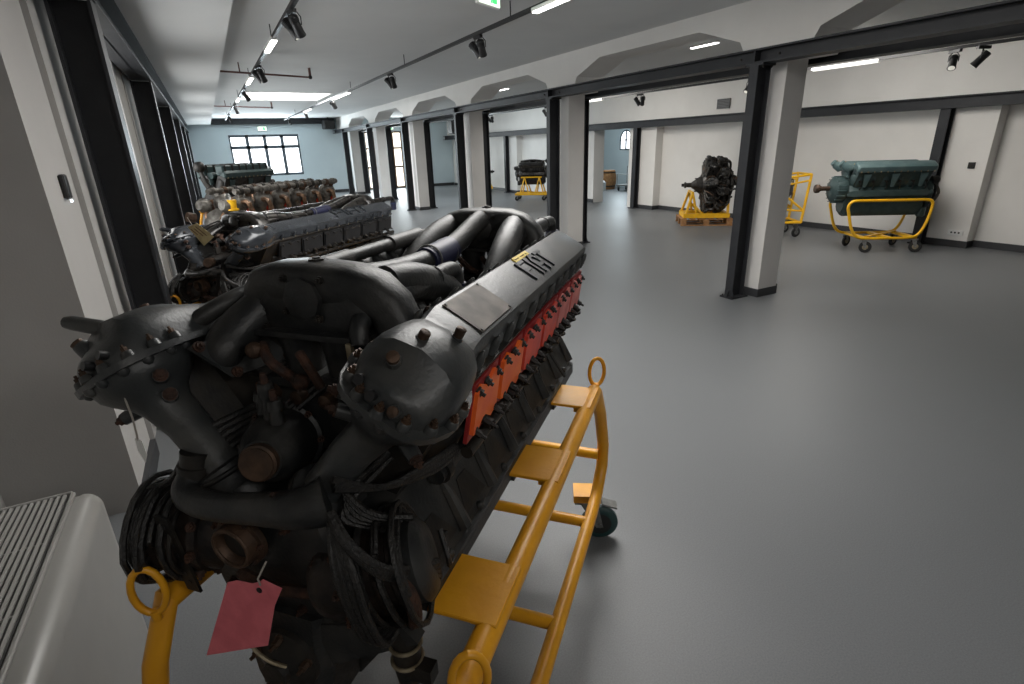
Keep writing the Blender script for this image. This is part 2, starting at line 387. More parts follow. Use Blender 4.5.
# ------------------------------------------------------------------ steelwork and pillars
def ibeam_mb(mb, p0, p1, w, h, k='steel', tf=.016, tw=.012):
    p0 = V(p0); p1 = V(p1); c=(p0+p1)/2; L=(p1-p0).length
    mb.box(c+V((0,0,h/2-tf/2)),(w,L,tf),k); mb.box(c-V((0,0,h/2-tf/2)),(w,L,tf),k); mb.box(c,(tw,L,h),k)
def hcol(mb, x, y, z1, w=.17, d=.17, k='steel', z0=0):
    zc=(z0+z1)/2; hz=z1-z0
    for sg in (-1,1): mb.box((x+sg*(d/2-.008),y,zc),(.016,w,hz),k)
    mb.box((x,y,zc),(d-.03,.012,hz),k)
ordn = ['nearest to the camera','second from the camera','third from the camera','fourth from the camera','fifth from the camera','sixth and farthest from the camera']
PY = [4.05+3.83*k for k in range(6)]
for i,y in enumerate(PY):
    t = thing('pillar', 'square white plastered pillar with dark skirting, %s in the central row'%ordn[i], 'pillar', (5.375,y+.04,0))
    m = MB(); m.box((0,0,1.23),(.31,.42,2.46),'pillar'); m.build('shaft', t, smooth=False)
    m = MB(); m.box((0,0,.045),(.33,.44,.09),'base'); m.build('skirting', t, smooth=False)
    for sd,x,nm in ((0,5.03,'left'),(1,5.71,'right')):
        t = thing('steel_column', 'black steel column against the %s face of the white pillar %s'%(nm,ordn[i]), 'column', (x,y+(-.01 if sd==0 else .13),0))
        m = MB(); hcol(m,0,0,2.37,w=.10,d=.19); m.build('shaft', t, smooth=False)
        m = MB(); m.box((0,0,.01),(.30 if sd else .26,.17,.02),'steel')
        for a in (-1,1):
            m.prism([(a*.095,-.006,.02),(a*.13,-.006,.02),(a*.095,-.006,.10)],(0,.012,0),'steel')
            m.prism([(a*.09,-.05,.02),(a*.09,-.085,.02),(a*.09,-.05,.09)],(a*.01,0,0),'steel')
            for b in (-1,1): m.bolt((a*.11,b*.066,.02),(0,0,1),.010,.010,'iron')
        m.build('base_plate', t, smooth=False)
        m = MB(); m.box((0,0,2.38),(.19,.2,.02),'steel')
        for a in (-1,1):
            for b in (-1,1): m.bolt((a*.06,b*.08,2.37),(0,0,-1),.012,.014,'iron')
        m.build('cap_plate', t, smooth=False)
for x,nm in ((5.02,'left'),(5.71,'right')):
    m = MB(); ibeam_mb(m,(x,YB,2.455),(x,YE-.01,2.455),.18,.13)
    for y in PY:
        m.box((x,y,2.455),(.17,.014,.12),'steel')
        for a in (-.22,.22):
            for z in (2.455,): m.bolt((x-.006,y+a,z),(-1,0,0),.011,.012,'iron')
    tag(m.build('steel_beam', smooth=False), 'long black steel beam on the %s side of the central pillar row'%nm, 'beam')
for i,g in enumerate(GY[1:]):
    t = thing('steel_column', 'black steel column on the left wall, %s'%ordn[i], 'column', (-.48,g-.02,0))
    m = MB(); hcol(m,0,0,2.50,w=.2,d=.2); m.build('shaft', t, smooth=False)
    m = MB(); m.box((0,0,.01),(.26,.28,.02),'steel'); m.build('base_plate', t, smooth=False)
m = MB(); ibeam_mb(m,(-.47,YB,2.64),(-.47,YE-.01,2.64),.2,.27)
tag(m.build('steel_beam', smooth=False), 'black steel beam along the top of the left wall', 'beam')
for i,c in enumerate(CY[1:]):
    t = thing('steel_column', 'black steel column on the right wall, number %d counting away from the camera'%(i+1), 'column', (10.02,c,0))
    m = MB(); hcol(m,0,0,2.04,w=.14,d=.14); m.build('shaft', t, smooth=False)
    m = MB(); m.box((-.01,0,.01),(.2,.2,.02),'steel'); m.build('base_plate', t, smooth=False)
m = MB(); ibeam_mb(m,(10.0,YB,2.12),(10.0,YE-.01,2.12),.18,.17)
tag(m.build('steel_beam', smooth=False), 'black steel beam along the right wall above head height', 'beam')
m = MB(); m.box((2.72,YE-.12,2.88),(4.6,.16,.2),'steel'); m.box((2.72,YE-.12,2.79),(4.6,.2,.02),'steel')
tag(m.build('steel_beam', smooth=False), 'black steel beam across the end wall above the window', 'beam')
# dark box at the beam junction and wall mounted black heaters near the far end
m = MB(); m.box((4.7,YE-.5,2.72),(.45,.45,.34),'black',bev=.03); m.box((4.7,YE-.75,2.72),(.36,.05,.26),'iron')
for q in range(6): m.box((4.7,YE-.78,2.62+.04*q),(.34,.02,.012),'black')
m.box((4.7,YE-.5,2.94),(.06,.06,.12),'black')
tag(m.build('fan_heater', smooth=False), 'black hanging fan heater in the corner at the end of the long beam', 'heater')
m = MB(); m.box((9.0,21.0,2.45),(.7,.5,.5),'black',bev=.03); m.box((8.64,21.0,2.45),(.03,.42,.42),'iron'); 
for q in range(7): m.box((8.62,21.0,2.29+.05*q),(.02,.42,.012),'black')
m.box((9.0,21.0,2.85),(.05,.05,.3),'black')
tag(m.build('fan_heater', smooth=False), 'black fan heater hanging under the ceiling in the right bay', 'heater')

# ------------------------------------------------------------------ ceiling pipes, tracks and spotlights
for i,(p0,p1) in enumerate((((.40,9.8,2.86),(1.78,10.25,2.86)),((.40,16.6,2.86),(1.85,17.1,2.86)))):
    m = MB(); m.tube([p0,p1],.014,'pipe',8); e=V(p1); m.cyl(e-V((0,0,.02)),e+V((0,0,.14)),.02,'pipe',seg=8); m.sphere(e,.032,'black',8)
    m.cyl(V(p0)+V((.3,.1,0)),V(p0)+V((.3,.1,.14)),.01,'pipe',seg=6)
    tag(m.build('ceiling_pipe'), ['thin brown pipe across the ceiling nearer the camera','thin brown pipe across the ceiling beside the skylight'][i], 'pipe')
def track(x, z, y0, y1, label, lamps, drops):
    t = thing('light_track', label, 'light track', (x,(y0+y1)/2,z)); yc=(y0+y1)/2
    m = MB(); m.box((0,0,0),(.036,y1-y0,.034),'black'); m.build('rail', t, smooth=False)
    for y in drops:
        m = MB(); m.cyl((0,y-yc,.01),(0,y-yc,CZ-z),.006,'black',seg=6); m.build('suspension_rod', t)
    return t
def lamp(x,y,z,L,label):
    t = thing('linear_lamp', label, 'lamp', (x,y,z), group='linear lamps on the ceiling tracks')
    m = MB(); m.box((0,0,.012),(.07,L,.03),'white'); m.build('housing', t, smooth=False)
    m = MB(); m.box((0,0,-.008),(.055 if x<7 else .03,L-.02,.012),'tube' if x<7 else 'tubedim'); m.build('diffuser', t, smooth=False)
    return t
track(.87,2.85,3.0,23.,'left black lighting track hung from the main ceiling',0,[3.6,7,10.5,14,17.5,21])
track(2.84,2.85,1.2,23.,'middle black lighting track hung from the main ceiling',0,[2,5.2,8.5,12,16,20])
track(7.75,2.60,2.6,22.,'right black lighting track hung in the bay beyond the pillars',0,[3,6,9,12,16,20])
for (x,y,z,L,lb) in ((.87,7.2,2.82,.8,'lit linear lamp on the left track nearest the camera'),(.87,10.6,2.82,.9,'lit linear lamp second along the left track'),(.87,14.2,2.82,.9,'lit linear lamp third along the left track'),
    (2.84,4.35,2.82,.8,'lit linear lamp on the middle track nearest the camera'),(2.84,13.0,2.82,1.6,'lit linear lamp on the middle track before the skylight'),(2.84,17.6,2.82,1.2,'lit linear lamp on the middle track beyond the skylight'),
    (7.75,4.9,2.57,.9,'lit linear lamp on the right track nearest the camera'),(7.75,10.6,2.57,.9,'lit linear lamp on the right track farther away'),
    (6.6,6.3,2.974,.5,'small lit ceiling lamp seen just above the central beam'),(6.6,12.6,2.974,.6,'small lit ceiling lamp above the central beam farther away')):
    lamp(x,y,z,L,lb)
def make_spot(n=1):
    root = bpy.data.objects.new('spotlight', None); C.objects.link(root)
    a = MB(); a.box((0,0,-.02),(.035,.14,.03),'black'); a.build('adapter', root, smooth=False)
    for i in range(n):
        yy = (i-.5*(n-1))*.13
        hd = MB()
        d = V((.5,-.35 if i else .45,-.8)).normalized(); c = V((0,yy,-.13)); 
        hd.lathe(c-d*.08, d, [(0,.028),(.01,.036),(.14,.040),(.165,.044),(.17,.044)], 'black', 14)
        for q in range(4): hd.lathe(c-d*(.07-.012*q), d, [(0,.042),(.005,.042)], 'black', 14)
        h = hd.build('lamp_head', root)
        ln = MB(); ln.lathe(c+d*.0905, d, [(0,.034),(.003,.03)], 'lens', 14); ln.build('lens', h)
        y_ = MB(); x1,y1,_ = basis(d)
        for sg in (-1,1): y_.tube([c+x1*.047*sg, c+x1*.047*sg+V((0,0,.06)), V((0,yy,-.035))+x1*.02*sg], .005, 'black', 5)
        y_.build('yoke', root)
    return root
sp1 = make_spot(1); sp2 = make_spot(2)
used = {1:0,2:0}
def spot(n,x,y,z,rz,label,group):
    src = sp1 if n==1 else sp2
    o = src if not used[n] else copy_tree(src); used[n]=1
    o.location=(x,y,z); o.rotation_euler=(0,0,rz); tag(o,label,'spotlight',group); return o
num = ['first','second','third','fourth','fifth','sixth','seventh']
LT = [(2,5.45,.2),(2,8.85,.3),(1,11.9,0),(1,15.6,.4),(1,19.5,.1)]
for i,(n,y,r) in enumerate(LT): spot(n,.87,y,2.835,r,'black spotlight on the left ceiling track, %s from the camera'%num[i],'spotlights on the left track')
MT = [(2,5.95,.1),(2,9.25,.2),(2,13.9,0),(1,17.9,.3),(1,21.6,.2)]
for i,(n,y,r) in enumerate(MT): spot(n,2.84,y,2.835,r,'black spotlight on the middle ceiling track, %s from the camera'%num[i],'spotlights on the middle track')
RT = [(1,3.35,1.1),(1,3.62,2.8),(1,6.4,2.4),(2,8.95,.2),(2,12.4,.6),(2,15.6,.3)]
for i,(n,y,r) in enumerate(RT): spot(n,7.75,y,2.585,r,'black spotlight on the right bay track, %s from the camera'%num[i],'spotlights in the right bay')
# exit signs
def exit_sign(loc, rz, label):
    t = thing('exit_sign', label, 'sign', loc, rz)
    m = MB(); m.box((0,0,0),(.34,.04,.17),'white',bev=.01); m.build('housing', t, smooth=False)
    m = MB(); m.box((0,-.022,0),(.31,.006,.145),'exitw')
    g = 'exitg'
    m.box((.07,-.027,0),(.07,.004,.11),g)                                 # doorway
    m.box((-.06,-.027,-.002),(.05,.004,.018),g); m.prism([(-.115,-.025,0),(-.085,-.025,.035),(-.085,-.025,-.035)],(0,-.004,0),g)
    m.sphere((.0,-.027,.045),.012,g,8,(1,.3,1))
    m.tube([(.0,-.027,.03),(-.005,-.027,-.005),(.02,-.027,-.03),(.015,-.027,-.055)],.008,g,6)
    m.tube([(-.005,-.027,-.005),(-.025,-.027,-.03),(-.04,-.027,-.035)],.008,g,6); m.tube([(.0,-.027,.025),(.03,-.027,.01)],.006,g,6)
    m.build('panel', t, smooth=False); return t
exit_sign((2.2,YE-.03,2.62),0,'green and white exit sign on the end wall above the window')
exit_sign((7.4,YE-.03,2.60),0,'green and white exit sign above the glazed door')
t = exit_sign((2.42,4.84,2.93),.5,'green and white exit sign under the ceiling at the top edge')
# wall vent, switches, sockets
m = MB(); m.box((10.10,8.95,2.42),(.03,.34,.2),'grille')
for q in range(6): m.box((10.08,8.95,2.345+.03*q),(.015,.3,.012),'black',)
tag(m.build('air_vent', smooth=False),'small grey air vent grille high on the right wall','vent')
t = thing('wall_switch','small black switch box with a tiny light on the left pilaster','switch',(-.615,3.285,1.58))
m = MB(); m.box((.012,0,0),(.024,.075,.11),'black',bev=.006); m.build('box', t, smooth=False)
m = MB(); m.box((.02,0,-.065),(.008,.012,.012),'led'); m.build('indicator', t, smooth=False)
m = MB(); m.box((10.11,4.16,1.22),(.02,.09,.09),'black',bev=.004); m.box((10.097,4.16,1.22),(.006,.05,.05),'iron')
tag(m.build('wall_switch', smooth=False),'square black switch on the right wall pilaster','switch')
t = thing('power_socket','white power socket low on the right wall pilaster','socket',(10.11,4.15,.22))
m = MB(); m.box((0,0,0),(.02,.2,.08),'white',bev=.004); m.build('plate', t, smooth=False)
m = MB()
for a in (-.05,0,.05): m.cyl((-.011,a,0),(-.014,a,0),.015,'black',seg=8)
m.build('outlet', t, smooth=False)

# ------------------------------------------------------------------ fan coil unit (bottom left)
t = thing('fan_coil_unit','cream fan coil heater with a slatted top grille against the left wall','heater',(-.8,1.4,0))
mb = MB(); y0,y1 = .55,1.95; xf,xb = -.500,-1.10; zt=.70
def unit_sec(y, d=0.):
    r=.055
    pr=[(xb,.0),(xb,zt-d)]
    pr += [(xf-r,zt-d)] + [(xf-r+math.sin(a)*(r-d*.5), zt-r+math.cos(a)*(r-d*.5)-.0) for a in [PI/2*i/8 for i in range(1,8)]] + [(xf-d*.5,zt-r),(xf-d*.5,0.)]
    return [V((p[0]+.8,y-1.4,p[1])) for p in pr]
mb.loft([unit_sec(y0,.02),unit_sec(y0+.03),unit_sec(y1-.06),unit_sec(y1-.02,.008),unit_sec(y1,.03)],'unit')
cas = mb.build('casing', t, angle=50)
mb = MB(); mb.box((.03,-.13,zt+.001),(.38,1.32,.004),'unitgap'); mb.build('grille_recess', t, smooth=False)
m2 = MB()
for i in range(23):
    x = -.945+.0162*i+.8
    ytop = .525 - max(0,-.02-x)*.10
    m2.box((x,(-.78+ytop)/2,zt+.006),(.0085,ytop+.78,.010),'unit',Matrix.Rotation(.3,3,'Y'))
for y in (-.55,-.28,0.,.28): m2.box((.03,y,zt+.003),(.37,.006,.008),'unit')
for x in (-.155,.232): m2.box((x,-.12,zt+.006),(.012,1.30,.012),'unit',bev=.003)
m2.box((.04,.535,zt+.006),(.38,.012,.012),'unit',bev=.003)
m2.build('grille', t, smooth=False)
m3 = MB()
m3.box((-.20,.42,zt+.004),(.03,.16,.008),'white')
for q in range(4): m3.box((-.20,.37+.035*q,zt+.010),(.016,.018,.006),'grille')
m3.build('control_strip', t, smooth=False)

# ================================================================== V12 aero engine
SG = {'L':1,'R':-1}
def make_v12(root, f, kc='cover', ke='engine', rich=True, a_end=2.01, plates=('orange','red','pinkred'), lettersK='letter', bigtext=False):
    """coordinates: a (along the crankshaft, away from camera), y (left +), z up; f maps them into the root's frame"""
    def B(a,w,t,sg):
        k_=max(0,min(1,(.94-a)/.14))*max(0,min(1,(t-.36)/.10))
        if sg>0: w+=.034*k_; t+=.014*k_
        else: w+=.020*k_; t+=.008*k_; a+=.030*k_
        return V((a, sg*(.866*w+.5*t), .825-.5*w+.866*t))
    def U(sg): return V((0,sg*.5,.866))
    def W(sg): return V((0,sg*.866,-.5))
    A = V((1,0,0))
    def mbn(): return MB(f)
    # --- crankcase
    mb = mbn(); a0,a1 = .74,a_end+.02
    half = [(0,1.03),(-.07,1.0),(-.17,1.03),(-.215,1.02),(-.24,.985),(-.300,.848),(-.312,.842),(-.312,.812),(-.20,.80),(-.165,.64),(-.10,.55),(0,.53)]
    poly = half + [(-p[0],p[1]) for p in half[-2:0:-1]]
    mb.loft([[V((a,p[0],p[1])) for p in poly] for a in (a0,a1)], ke)
    for sg in (1,-1):
        n = 7
        for i in range(n+1):
            a = a0+.02+(a1-a0-.04)*i/n
            mb.tube([(a,sg*.238,.99),(a,sg*.262,.945),(a,sg*.298,.86)],[.006,.014,.020],ke,8)
        # scalloped pockets : raised triangular pads between the ribs
        for i in range(n):
            a = a0+.02+(a1-a0-.04)*(i+.5)/n; h=(a1-a0-.04)/n*.34
            mb.prism([(a-h,sg*.288,.868),(a+h,sg*.288,.868),(a+h*.2,sg*.255,.945),(a-h*.6,sg*.255,.945)],(0,sg*.004,.002),'iron')
            mb.sphere((a,sg*.30,.855),.012,ke,8)
        mb.box(((a0+a1)/2,sg*.29,.815),(a1-a0,.045,.03),ke)
        for a in (.81,1.30,1.76): # feet
            mb.box((a,sg*.29,.800),(.13,.06,.018),ke)
    mb.build('crankcase', root)
    # --- cylinder banks
    for sg in (1,-1):
        mb = mbn(); w0,w1=-.070,.078; t0,t1=.17,.555
        mb.loft([[B(a,w0,t0,sg),B(a,w1,t0,sg),B(a,w1,t1,sg),B(a,w0,t1,sg)] for a in (.80,a_end-.03)],'iron')
        n=6
        for i in range(n):
            ac=.86+(a_end-.89)*(i+.5)/n
            for ws in (-1,1):
                mb.lathe(B(ac,ws*.05,t0,sg),U(sg),[(0,.075),(.24,.075),(.25,.068)],'iron',14)
        mb.build('cylinder_bank', root)
        # exhaust / intake flange strip with blanking covers on the outer face
        L=(a_end-.90)/6
        for i in range(6):
            ac=.90+L*(i+.5)-.01
            mb=mbn(); hw=L*.46; k=plates[(0,0,1,1,2,2)[i]] if len(plates)==3 else 'iron'; gk='redgasket' if plates[0]!='black' else 'black'
            P=lambda da,dt,dw: B(ac+da,.112-dt*.52+dw,.472+dt*1.35+dw*.35,sg)
            mb.loft([[P(-hw,-.048,0),P(hw,-.048,0),P(hw,.048,0),P(-hw,.048,0)],[P(-hw,-.048,.008),P(hw,-.048,.008),P(hw,.048,.008),P(-hw,.048,.008)]],gk)
            q=hw*.92
            oct_=[(-q,-.034),(-q*.55,-.042),(-q*.1,-.026),(q*.1,-.026),(q*.55,-.042),(q,-.034),(q,.034),(q*.55,.042),(q*.1,.03),(-q*.1,.03),(-q*.55,.042),(-q,.034)]
            mb.loft([[P(x,y,.008) for x,y in oct_],[P(x,y,.017) for x,y in oct_]],k)
            pl=mb.build('blanking_cover', root, angle=30)
            if rich and sg<0:
                for da in (-.8,-.12,.6):
                    mb=mbn(); mb.bolt(P(da*hw+.01,.034,.012),W(sg),.0085,.012,'iron'); mb.build('stud', pl)
                    mb=mbn(); mb.bolt(P(da*hw+.02,-.036,.012),W(sg),.0085,.02,'iron'); mb.build('stud', pl)
        # --- ignition conduit and spark plugs
        mb=mbn(); mb.tube([B(a,.155,.37,sg) for a in (.93,1.2,1.5,a_end+.02)],.015,'iron',10)
        for i in range(12):
            a=.97+(a_end-1.0)*(i+.5)/12
            mb.cyl(B(a,.10,.40,sg),B(a,.172,.415,sg),.009,'iron',seg=8); mb.cyl(B(a,.150,.41,sg),B(a,.165,.413,sg),.013,'iron',seg=6)
            mb.tube([B(a,.170,.414,sg),B(a+.02,.178,.40,sg),B(a+.025,.158,.375,sg)],.0035,'cable',5,n=3)
        mb.build('ignition_conduit', root)
        mb=mbn(); mb.tube([B(a,.125,.29,sg) for a in (.9,1.3,a_end)],.022,ke,12)
        for i in range(7):
            a=.93+(a_end-.97)*i/6; mb.lathe(B(a,.125,.29,sg),A,[(-.012,.030),(.012,.030)],'iron',12)
        mb.cyl(B(a_end-.3,.13,.33,sg),B(a_end-.3,.26,.26,sg),.005,'iron',seg=6)
        mb.build('water_rail', root)
        # --- cam cover with rounded near end
        mb=mbn(); rings=[]
        st=[(.595,.03,.55),(.60,.055,.60),(.612,.073,.72),(.635,.090,.84),(.665,.101,.95),(.70,.104,1.0),(.74,.101,1.02),(.78,.094,1.0),(.82,.082,.93),(.855,.071,.90),(.89,.071,.93),(.95,.0735,.95),(1.3,.0735,.95),(1.7,.0735,.95),(a_end-.02,.0735,.95),(a_end-.006,.070,.9),(a_end,.060,.8)]
        st=[(.628+(a-.595)*.95 if a<.87 else a,h*(.93 if a<.85 else 1),tp) for a,h,tp in st]
        for a,hw,tp in st:
            a_o=.595+(a-.628)/.95
            bul = max(0.,min(1.,(.86-a_o)/.1)); t0=.553; tt=t0+(.628-t0)*tp+ (.030*bul if tp>.9 else 0)
            ws=[]
            for q,(x,zq) in enumerate(((-1.,0),(-1.,.30),(-.965,.62),(-.90,.86),(-.80,.98),(-.55,1.01),(0,1.02),(.55,1.01),(.80,.98),(.90,.86),(.965,.62),(1.,.30),(1.,0))):
                # blend toward a dome at the near end
                dz = math.sqrt(max(0,1-(x*.97)**2)) if abs(x)<1.01 else 0
                zz = zq*(1-bul*.85)+ (dz**.8)*bul*.85*1.02 if q not in (0,12) else 0
                xx = x*(1-.10*bul*(zq if zq<1 else 0)*0) 
                ws.append(B(a,xx*hw,t0+(tt-t0)*zz,sg))
            rings.append(ws)
        mb.loft(rings,kc)
        # lip flange
        lip=[(.585,.035),(.59,.062),(.605,.085),(.63,.101),(.665,.112),(.70,.115),(.74,.112),(.78,.103),(.82,.094),(.86,.088),(.95,.086),(a_end-.02,.086),(a_end+.006,.075)]
        lip=[(.622+(a-.595)*.96 if a<.87 else a,h*(.98 if a<.85 else 1)) for a,h in lip]
        outl=[(a,-h) for a,h in lip]+[(a,h) for a,h in lip[::-1]]
        mb.loft([[B(a,w,.541,sg) for a,w in outl],[B(a,w,.555,sg) for a,w in outl]],kc)
        cov=mb.build('cylinder_head_cover', root, angle=34)
        if not rich:
            pass
        # scallops with bolts along both long sides
        n=12
        for i in range(n):
            a=.93+(a_end-.97)*i/(n-1)
            for ws in (-1,1):
                mb=mbn()
                mb.lathe(B(a,ws*.078,.553,sg),U(sg),[(0,.013),(.034,.011),(.05,.006),(.056,.001)],kc,10)
                mb.bolt(B(a,ws*.083,.556,sg),U(sg)+W(sg)*ws*.3,.006,.012,'brass' if kc=='coverblack' else 'iron')
                mb.build('flange_boss', cov, angle=50)
        # raised panels between the bosses (scalloped side wall)
        for i in range(n-1):
            a=.93+(a_end-.97)*(i+.5)/(n-1); h=(a_end-.97)/(n-1)*.30
            for ws in (-1,1):
                mb=mbn()
                mb.loft([[B(a-h,ws*.074,.562,sg),B(a+h,ws*.074,.562,sg),B(a+h,ws*.071,.598,sg),B(a-h,ws*.071,.598,sg)],
                         [B(a-h*.7,ws*.081,.565,sg),B(a+h*.7,ws*.081,.565,sg),B(a+h*.7,ws*.075,.592,sg),B(a-h*.7,ws*.075,.592,sg)]],kc)
                mb.build('side_panel', cov, angle=60)
        # --- drive housing under the rounded end
        mb=mbn(); rings=[]
        for t,r,ra,ca,cw in ((.545,.098,.098,.718,0),(.53,.099,.099,.718,0),(.512,.092,.092,.716,0),(.492,.074,.076,.713,-.004),(.472,.056,.058,.71,-.01),(.45,.046,.047,.708,-.014),(.40,.041,.041,.705,-.02),(.29,.040,.040,.70,-.03)):
            rings.append([B(ca+math.cos(2*PI*j/24)*ra, cw+math.sin(2*PI*j/24)*r, t, sg) for j in range(24)])
        mb.loft(rings,kc)
        for j in range(10):
            an=2*PI*(j+.5)/14+PI*.45; c_=B(.718+math.cos(an)*.101,math.sin(an)*.098,.54,sg)
            mb.lathe(c_-U(sg)*.012,U(sg),[(0,.004),(.006,.010),(.016,.011)],kc,10)
        dh=mb.build('camshaft_drive_housing', root, angle=50)
        mb=mbn(); mb.lathe(B(.70,-.027,.30,sg),-(U(sg)+W(sg)*.12),[(-.0,.050),(.006,.058),(.016,.058),(.02,.053),(.05,.054),(.055,.058),(.062,.055),(.16,.060),(.20,.062)],ke,22)
        mb.torus(B(.70,-.03,.285,sg),U(sg),.057,.006,'iron'); mb.build('camshaft_drive_tube', root, angle=50)
        if rich:
            # bronze-headed plugs on the rounded end
            lst=[((.728,-.02,.640),U(sg)+W(sg)*.1,.0095,.026),((.795,.020,.636),U(sg)+A*.05,.0095,.034),((.672,-.028,.622),U(sg)*.9-A*.8,.0105,.022),((.626,.022,.575),-A+U(sg)*.5,.009,.010)] if sg<0 else [((.680,.058,.632),U(sg)+W(sg)*.3-A*.2,.012,.016),((.78,-.03,.640),U(sg),.009,.016)]
            for (a_,w_,t_),d_,r_,h_ in lst:
                mb=mbn(); p=B(a_,w_,t_,sg); d=V(d_).normalized()
                mb.lathe(p-d*.03,d,[(0,r_*1.7),(.03,r_*1.35),(.03+h_*.6,r_*1.2)],kc,14); mb.lathe(p+d*h_*.6,d,[(0,r_*1.05),(h_*.5,r_*1.05),(h_*.55,r_*.8)],'bronze',10)
                mb.build('bronze_plug', cov, angle=40)
            for (a_,w_,t_) in ((.640,-.055,.580),(.626,-.022,.577)):
                mb=mbn(); p=B(a_,w_,t_,sg); d=(-A+U(sg)*.45).normalized()
                mb.lathe(p-d*.02,d,[(0,.019),(.008,.017),(.011,.014)],kc,16); mb.lathe(p-d*.009,d,[(0,.009),(.0225,.009)],'black',14); mb.build('breather_port', cov, angle=40)
            mb=mbn()
            for j in range(9):
                mb=mbn()
                an=PI*.42+PI*1.16*j/8; p=B(.722+math.cos(an)*.104,math.sin(an)*.104,.555,sg)
                mb.lathe(p,U(sg),[(0,.013),(.012,.011),(.014,.009)],kc,10); mb.bolt(p+U(sg)*.012,U(sg),.0065,.010,'bronze'); mb.build('flange_bolt', cov)
            for (w_,t_) in ((-.10,.50),(-.09,.46),(.08,.47)):
                mb=mbn(); p=B(.68,w_*.95,t_,sg); d=(W(sg)*(1 if w_>0 else -1)-A*.6).normalized()
                mb.lathe(p-d*.03,d,[(0,.016),(.035,.014)],kc,10); mb.bolt(p+d*.005,d,.010,.012,'rust'); mb.build('side_bolt', dh)
        if sg>0 and rich: # ear on the left housing
            mb=mbn(); mb.tube([V((.715,.325,1.365)),V((.698,.372,1.380)),V((.684,.418,1.390)),V((.680,.432,1.391))],[.018,.016,.015,.012],kc,12); mb.build('lifting_ear', cov, angle=60)
    mb=mbn(); mb.prism([(.86,.26,.92),(.86,.27,1.10),(.86,.235,1.24),(.86,.12,1.22),(.86,-.12,1.22),(.86,-.235,1.24),(.86,-.20,1.12),(.86,-.10,.95)],(.02,0,0),'iron')  # dark plate added to close the open V and keep it dark
    mb.tube([(.855,.12,1.20),(.85,.02,1.12),(.855,-.10,1.08)],.008,'cable',6,n=3); mb.tube([(.855,.16,1.16),(.84,.05,1.06),(.855,-.05,1.03)],.010,'rust',6,n=3)
    for y_q,z_q in ((.13,1.18),(.05,1.15),(-.05,1.16),(-.13,1.18),(.10,1.06),(-.10,1.06)): mb.bolt((.86,y_q,z_q),(-1,0,0),.011,.014,'rust')
    mb.build('v_dark_filler', root)
    # --- gear case and front fittings
    mb=mbn()
    mb.loft([[V((a,y*(1-q),z)) for y,z in ((-.15,1.06),(.14,1.06),(.165,.98),(.15,.86),(.11,.74),(.10,.56),(-.10,.56),(-.11,.74),(-.165,.86),(-.17,.98))] for a,q in ((.645,.08),(.665,0),(.78,0))],ke)
    for j in range(9):
        an=2*PI*j/9; mb.bolt((.645,.0+.135*math.cos(an),.93+.115*math.sin(an)),(-1,0,0),.008,.012,'rust')
    mb.build('gear_case', root, angle=30)
    mb=mbn(); p=V((.635,.033,.992)); mb.lathe(p,(-1,0,-.05),[(0,.056),(.012,.056),(.014,.047),(.035,.045),(.037,.041),(.032,.036),(.012,.032)],'bronze',26)
    mb.torus(p+V((-.035,0,0)),(-1,0,0),.041,.004,'bronze',26); mb.lathe(p,(-1,0,0),[(0,.034),(.018,.032)],'iron',20)
    for j in range(6):
        an=2*PI*j/6; mb.bolt(p+V((-.012,.051*math.cos(an),.051*math.sin(an))),(-1,0,0),.005,.007,'rust')
    mb.build('shaft_collar', root, angle=40)
    mb=mbn(); p=V((.82,.045,1.12)); d=V((-.16,-.062,.035)).normalized()
    mb.lathe(p,d,[(-.02,.06),(.0,.070),(.03,.072),(.034,.080),(.046,.080),(.05,.072),(.10,.068),(.13,.058),(.15,.046),(.165,.040)],ke,26)
    mb.lathe(p+d*.16,d,[(0,.036),(.02,.036),(.022,.031),(.026,.031)],'bronze',22)
    for j in range(8):
        an=2*PI*j/8; x_,y_,_=basis(d); mb.bolt(p+d*.045+x_*.076*math.cos(an)+y_*.076*math.sin(an),d,.006,.010,'rust')
    for off,hh in ((-.03,.05),(.0,.075),(.03,.045)):
        q=p+d*(.085)+V((off*.5,off,.068)); mb.lathe(q,(0,0,1),[(0,.015),(hh*.6,.012),(hh*.62,.017),(hh,.014)],ke,10); mb.lathe(q+V((0,0,hh)),(0,0,1),[(0,.008),(.02,.006)],'rust',8)
    for j in range(3): mb.tube([p+d*.03+V((0,-.02*j,.075)),p+V((.06,-.06-.02*j,.12)),p+V((.14,-.12-.02*j,.10))],.0055,'cable',6,n=4)
    mb.build('water_pump', root, angle=40)
    mb=mbn(); mb.tube([(.665,.160,1.10),(.640,.160,1.08),(.625,.135,1.068),(.62,.07,1.068),(.62,-.03,1.084),(.625,-.13,1.102),(.65,-.17,1.11)],[.026,.028,.028,.028,.030,.037,.046],ke,16,n=5)
    mb.lathe((.665,.160,1.095),(.2,-.1,1),[(0,.034),(.02,.034),(.022,.030),(.05,.030)],'iron',16)
    for q in ((.620,-.085,1.115),(.620,-.17,1.09)): mb.bolt(q,(-.4,0,1),.009,.012,'rust')
    mb.build('crossover_pipe', root, angle=50)
    # lower sump and oil pump
    mb=mbn(); mb.loft([[V((a,y*s_,z)) for y,z in ((-.12,.82),(.12,.82),(.10,.62),(.05,.50),(-.05,.50),(-.10,.62))] for a,s_ in ((.63,.8),(.65,1.),(.75,1.))],ke)
    p=V((.63,-.02,.70)); mb.lathe(p,(-1,0,0),[(0,.075),(.012,.075),(.02,.06),(.035,.03),(.05,.028)],'iron',20)
    for j in range(5): an=2*PI*j/5+.3; mb.bolt(p+V((-.012,.062*math.cos(an),.062*math.sin(an))),(-1,0,0),.009,.02,'bronze')
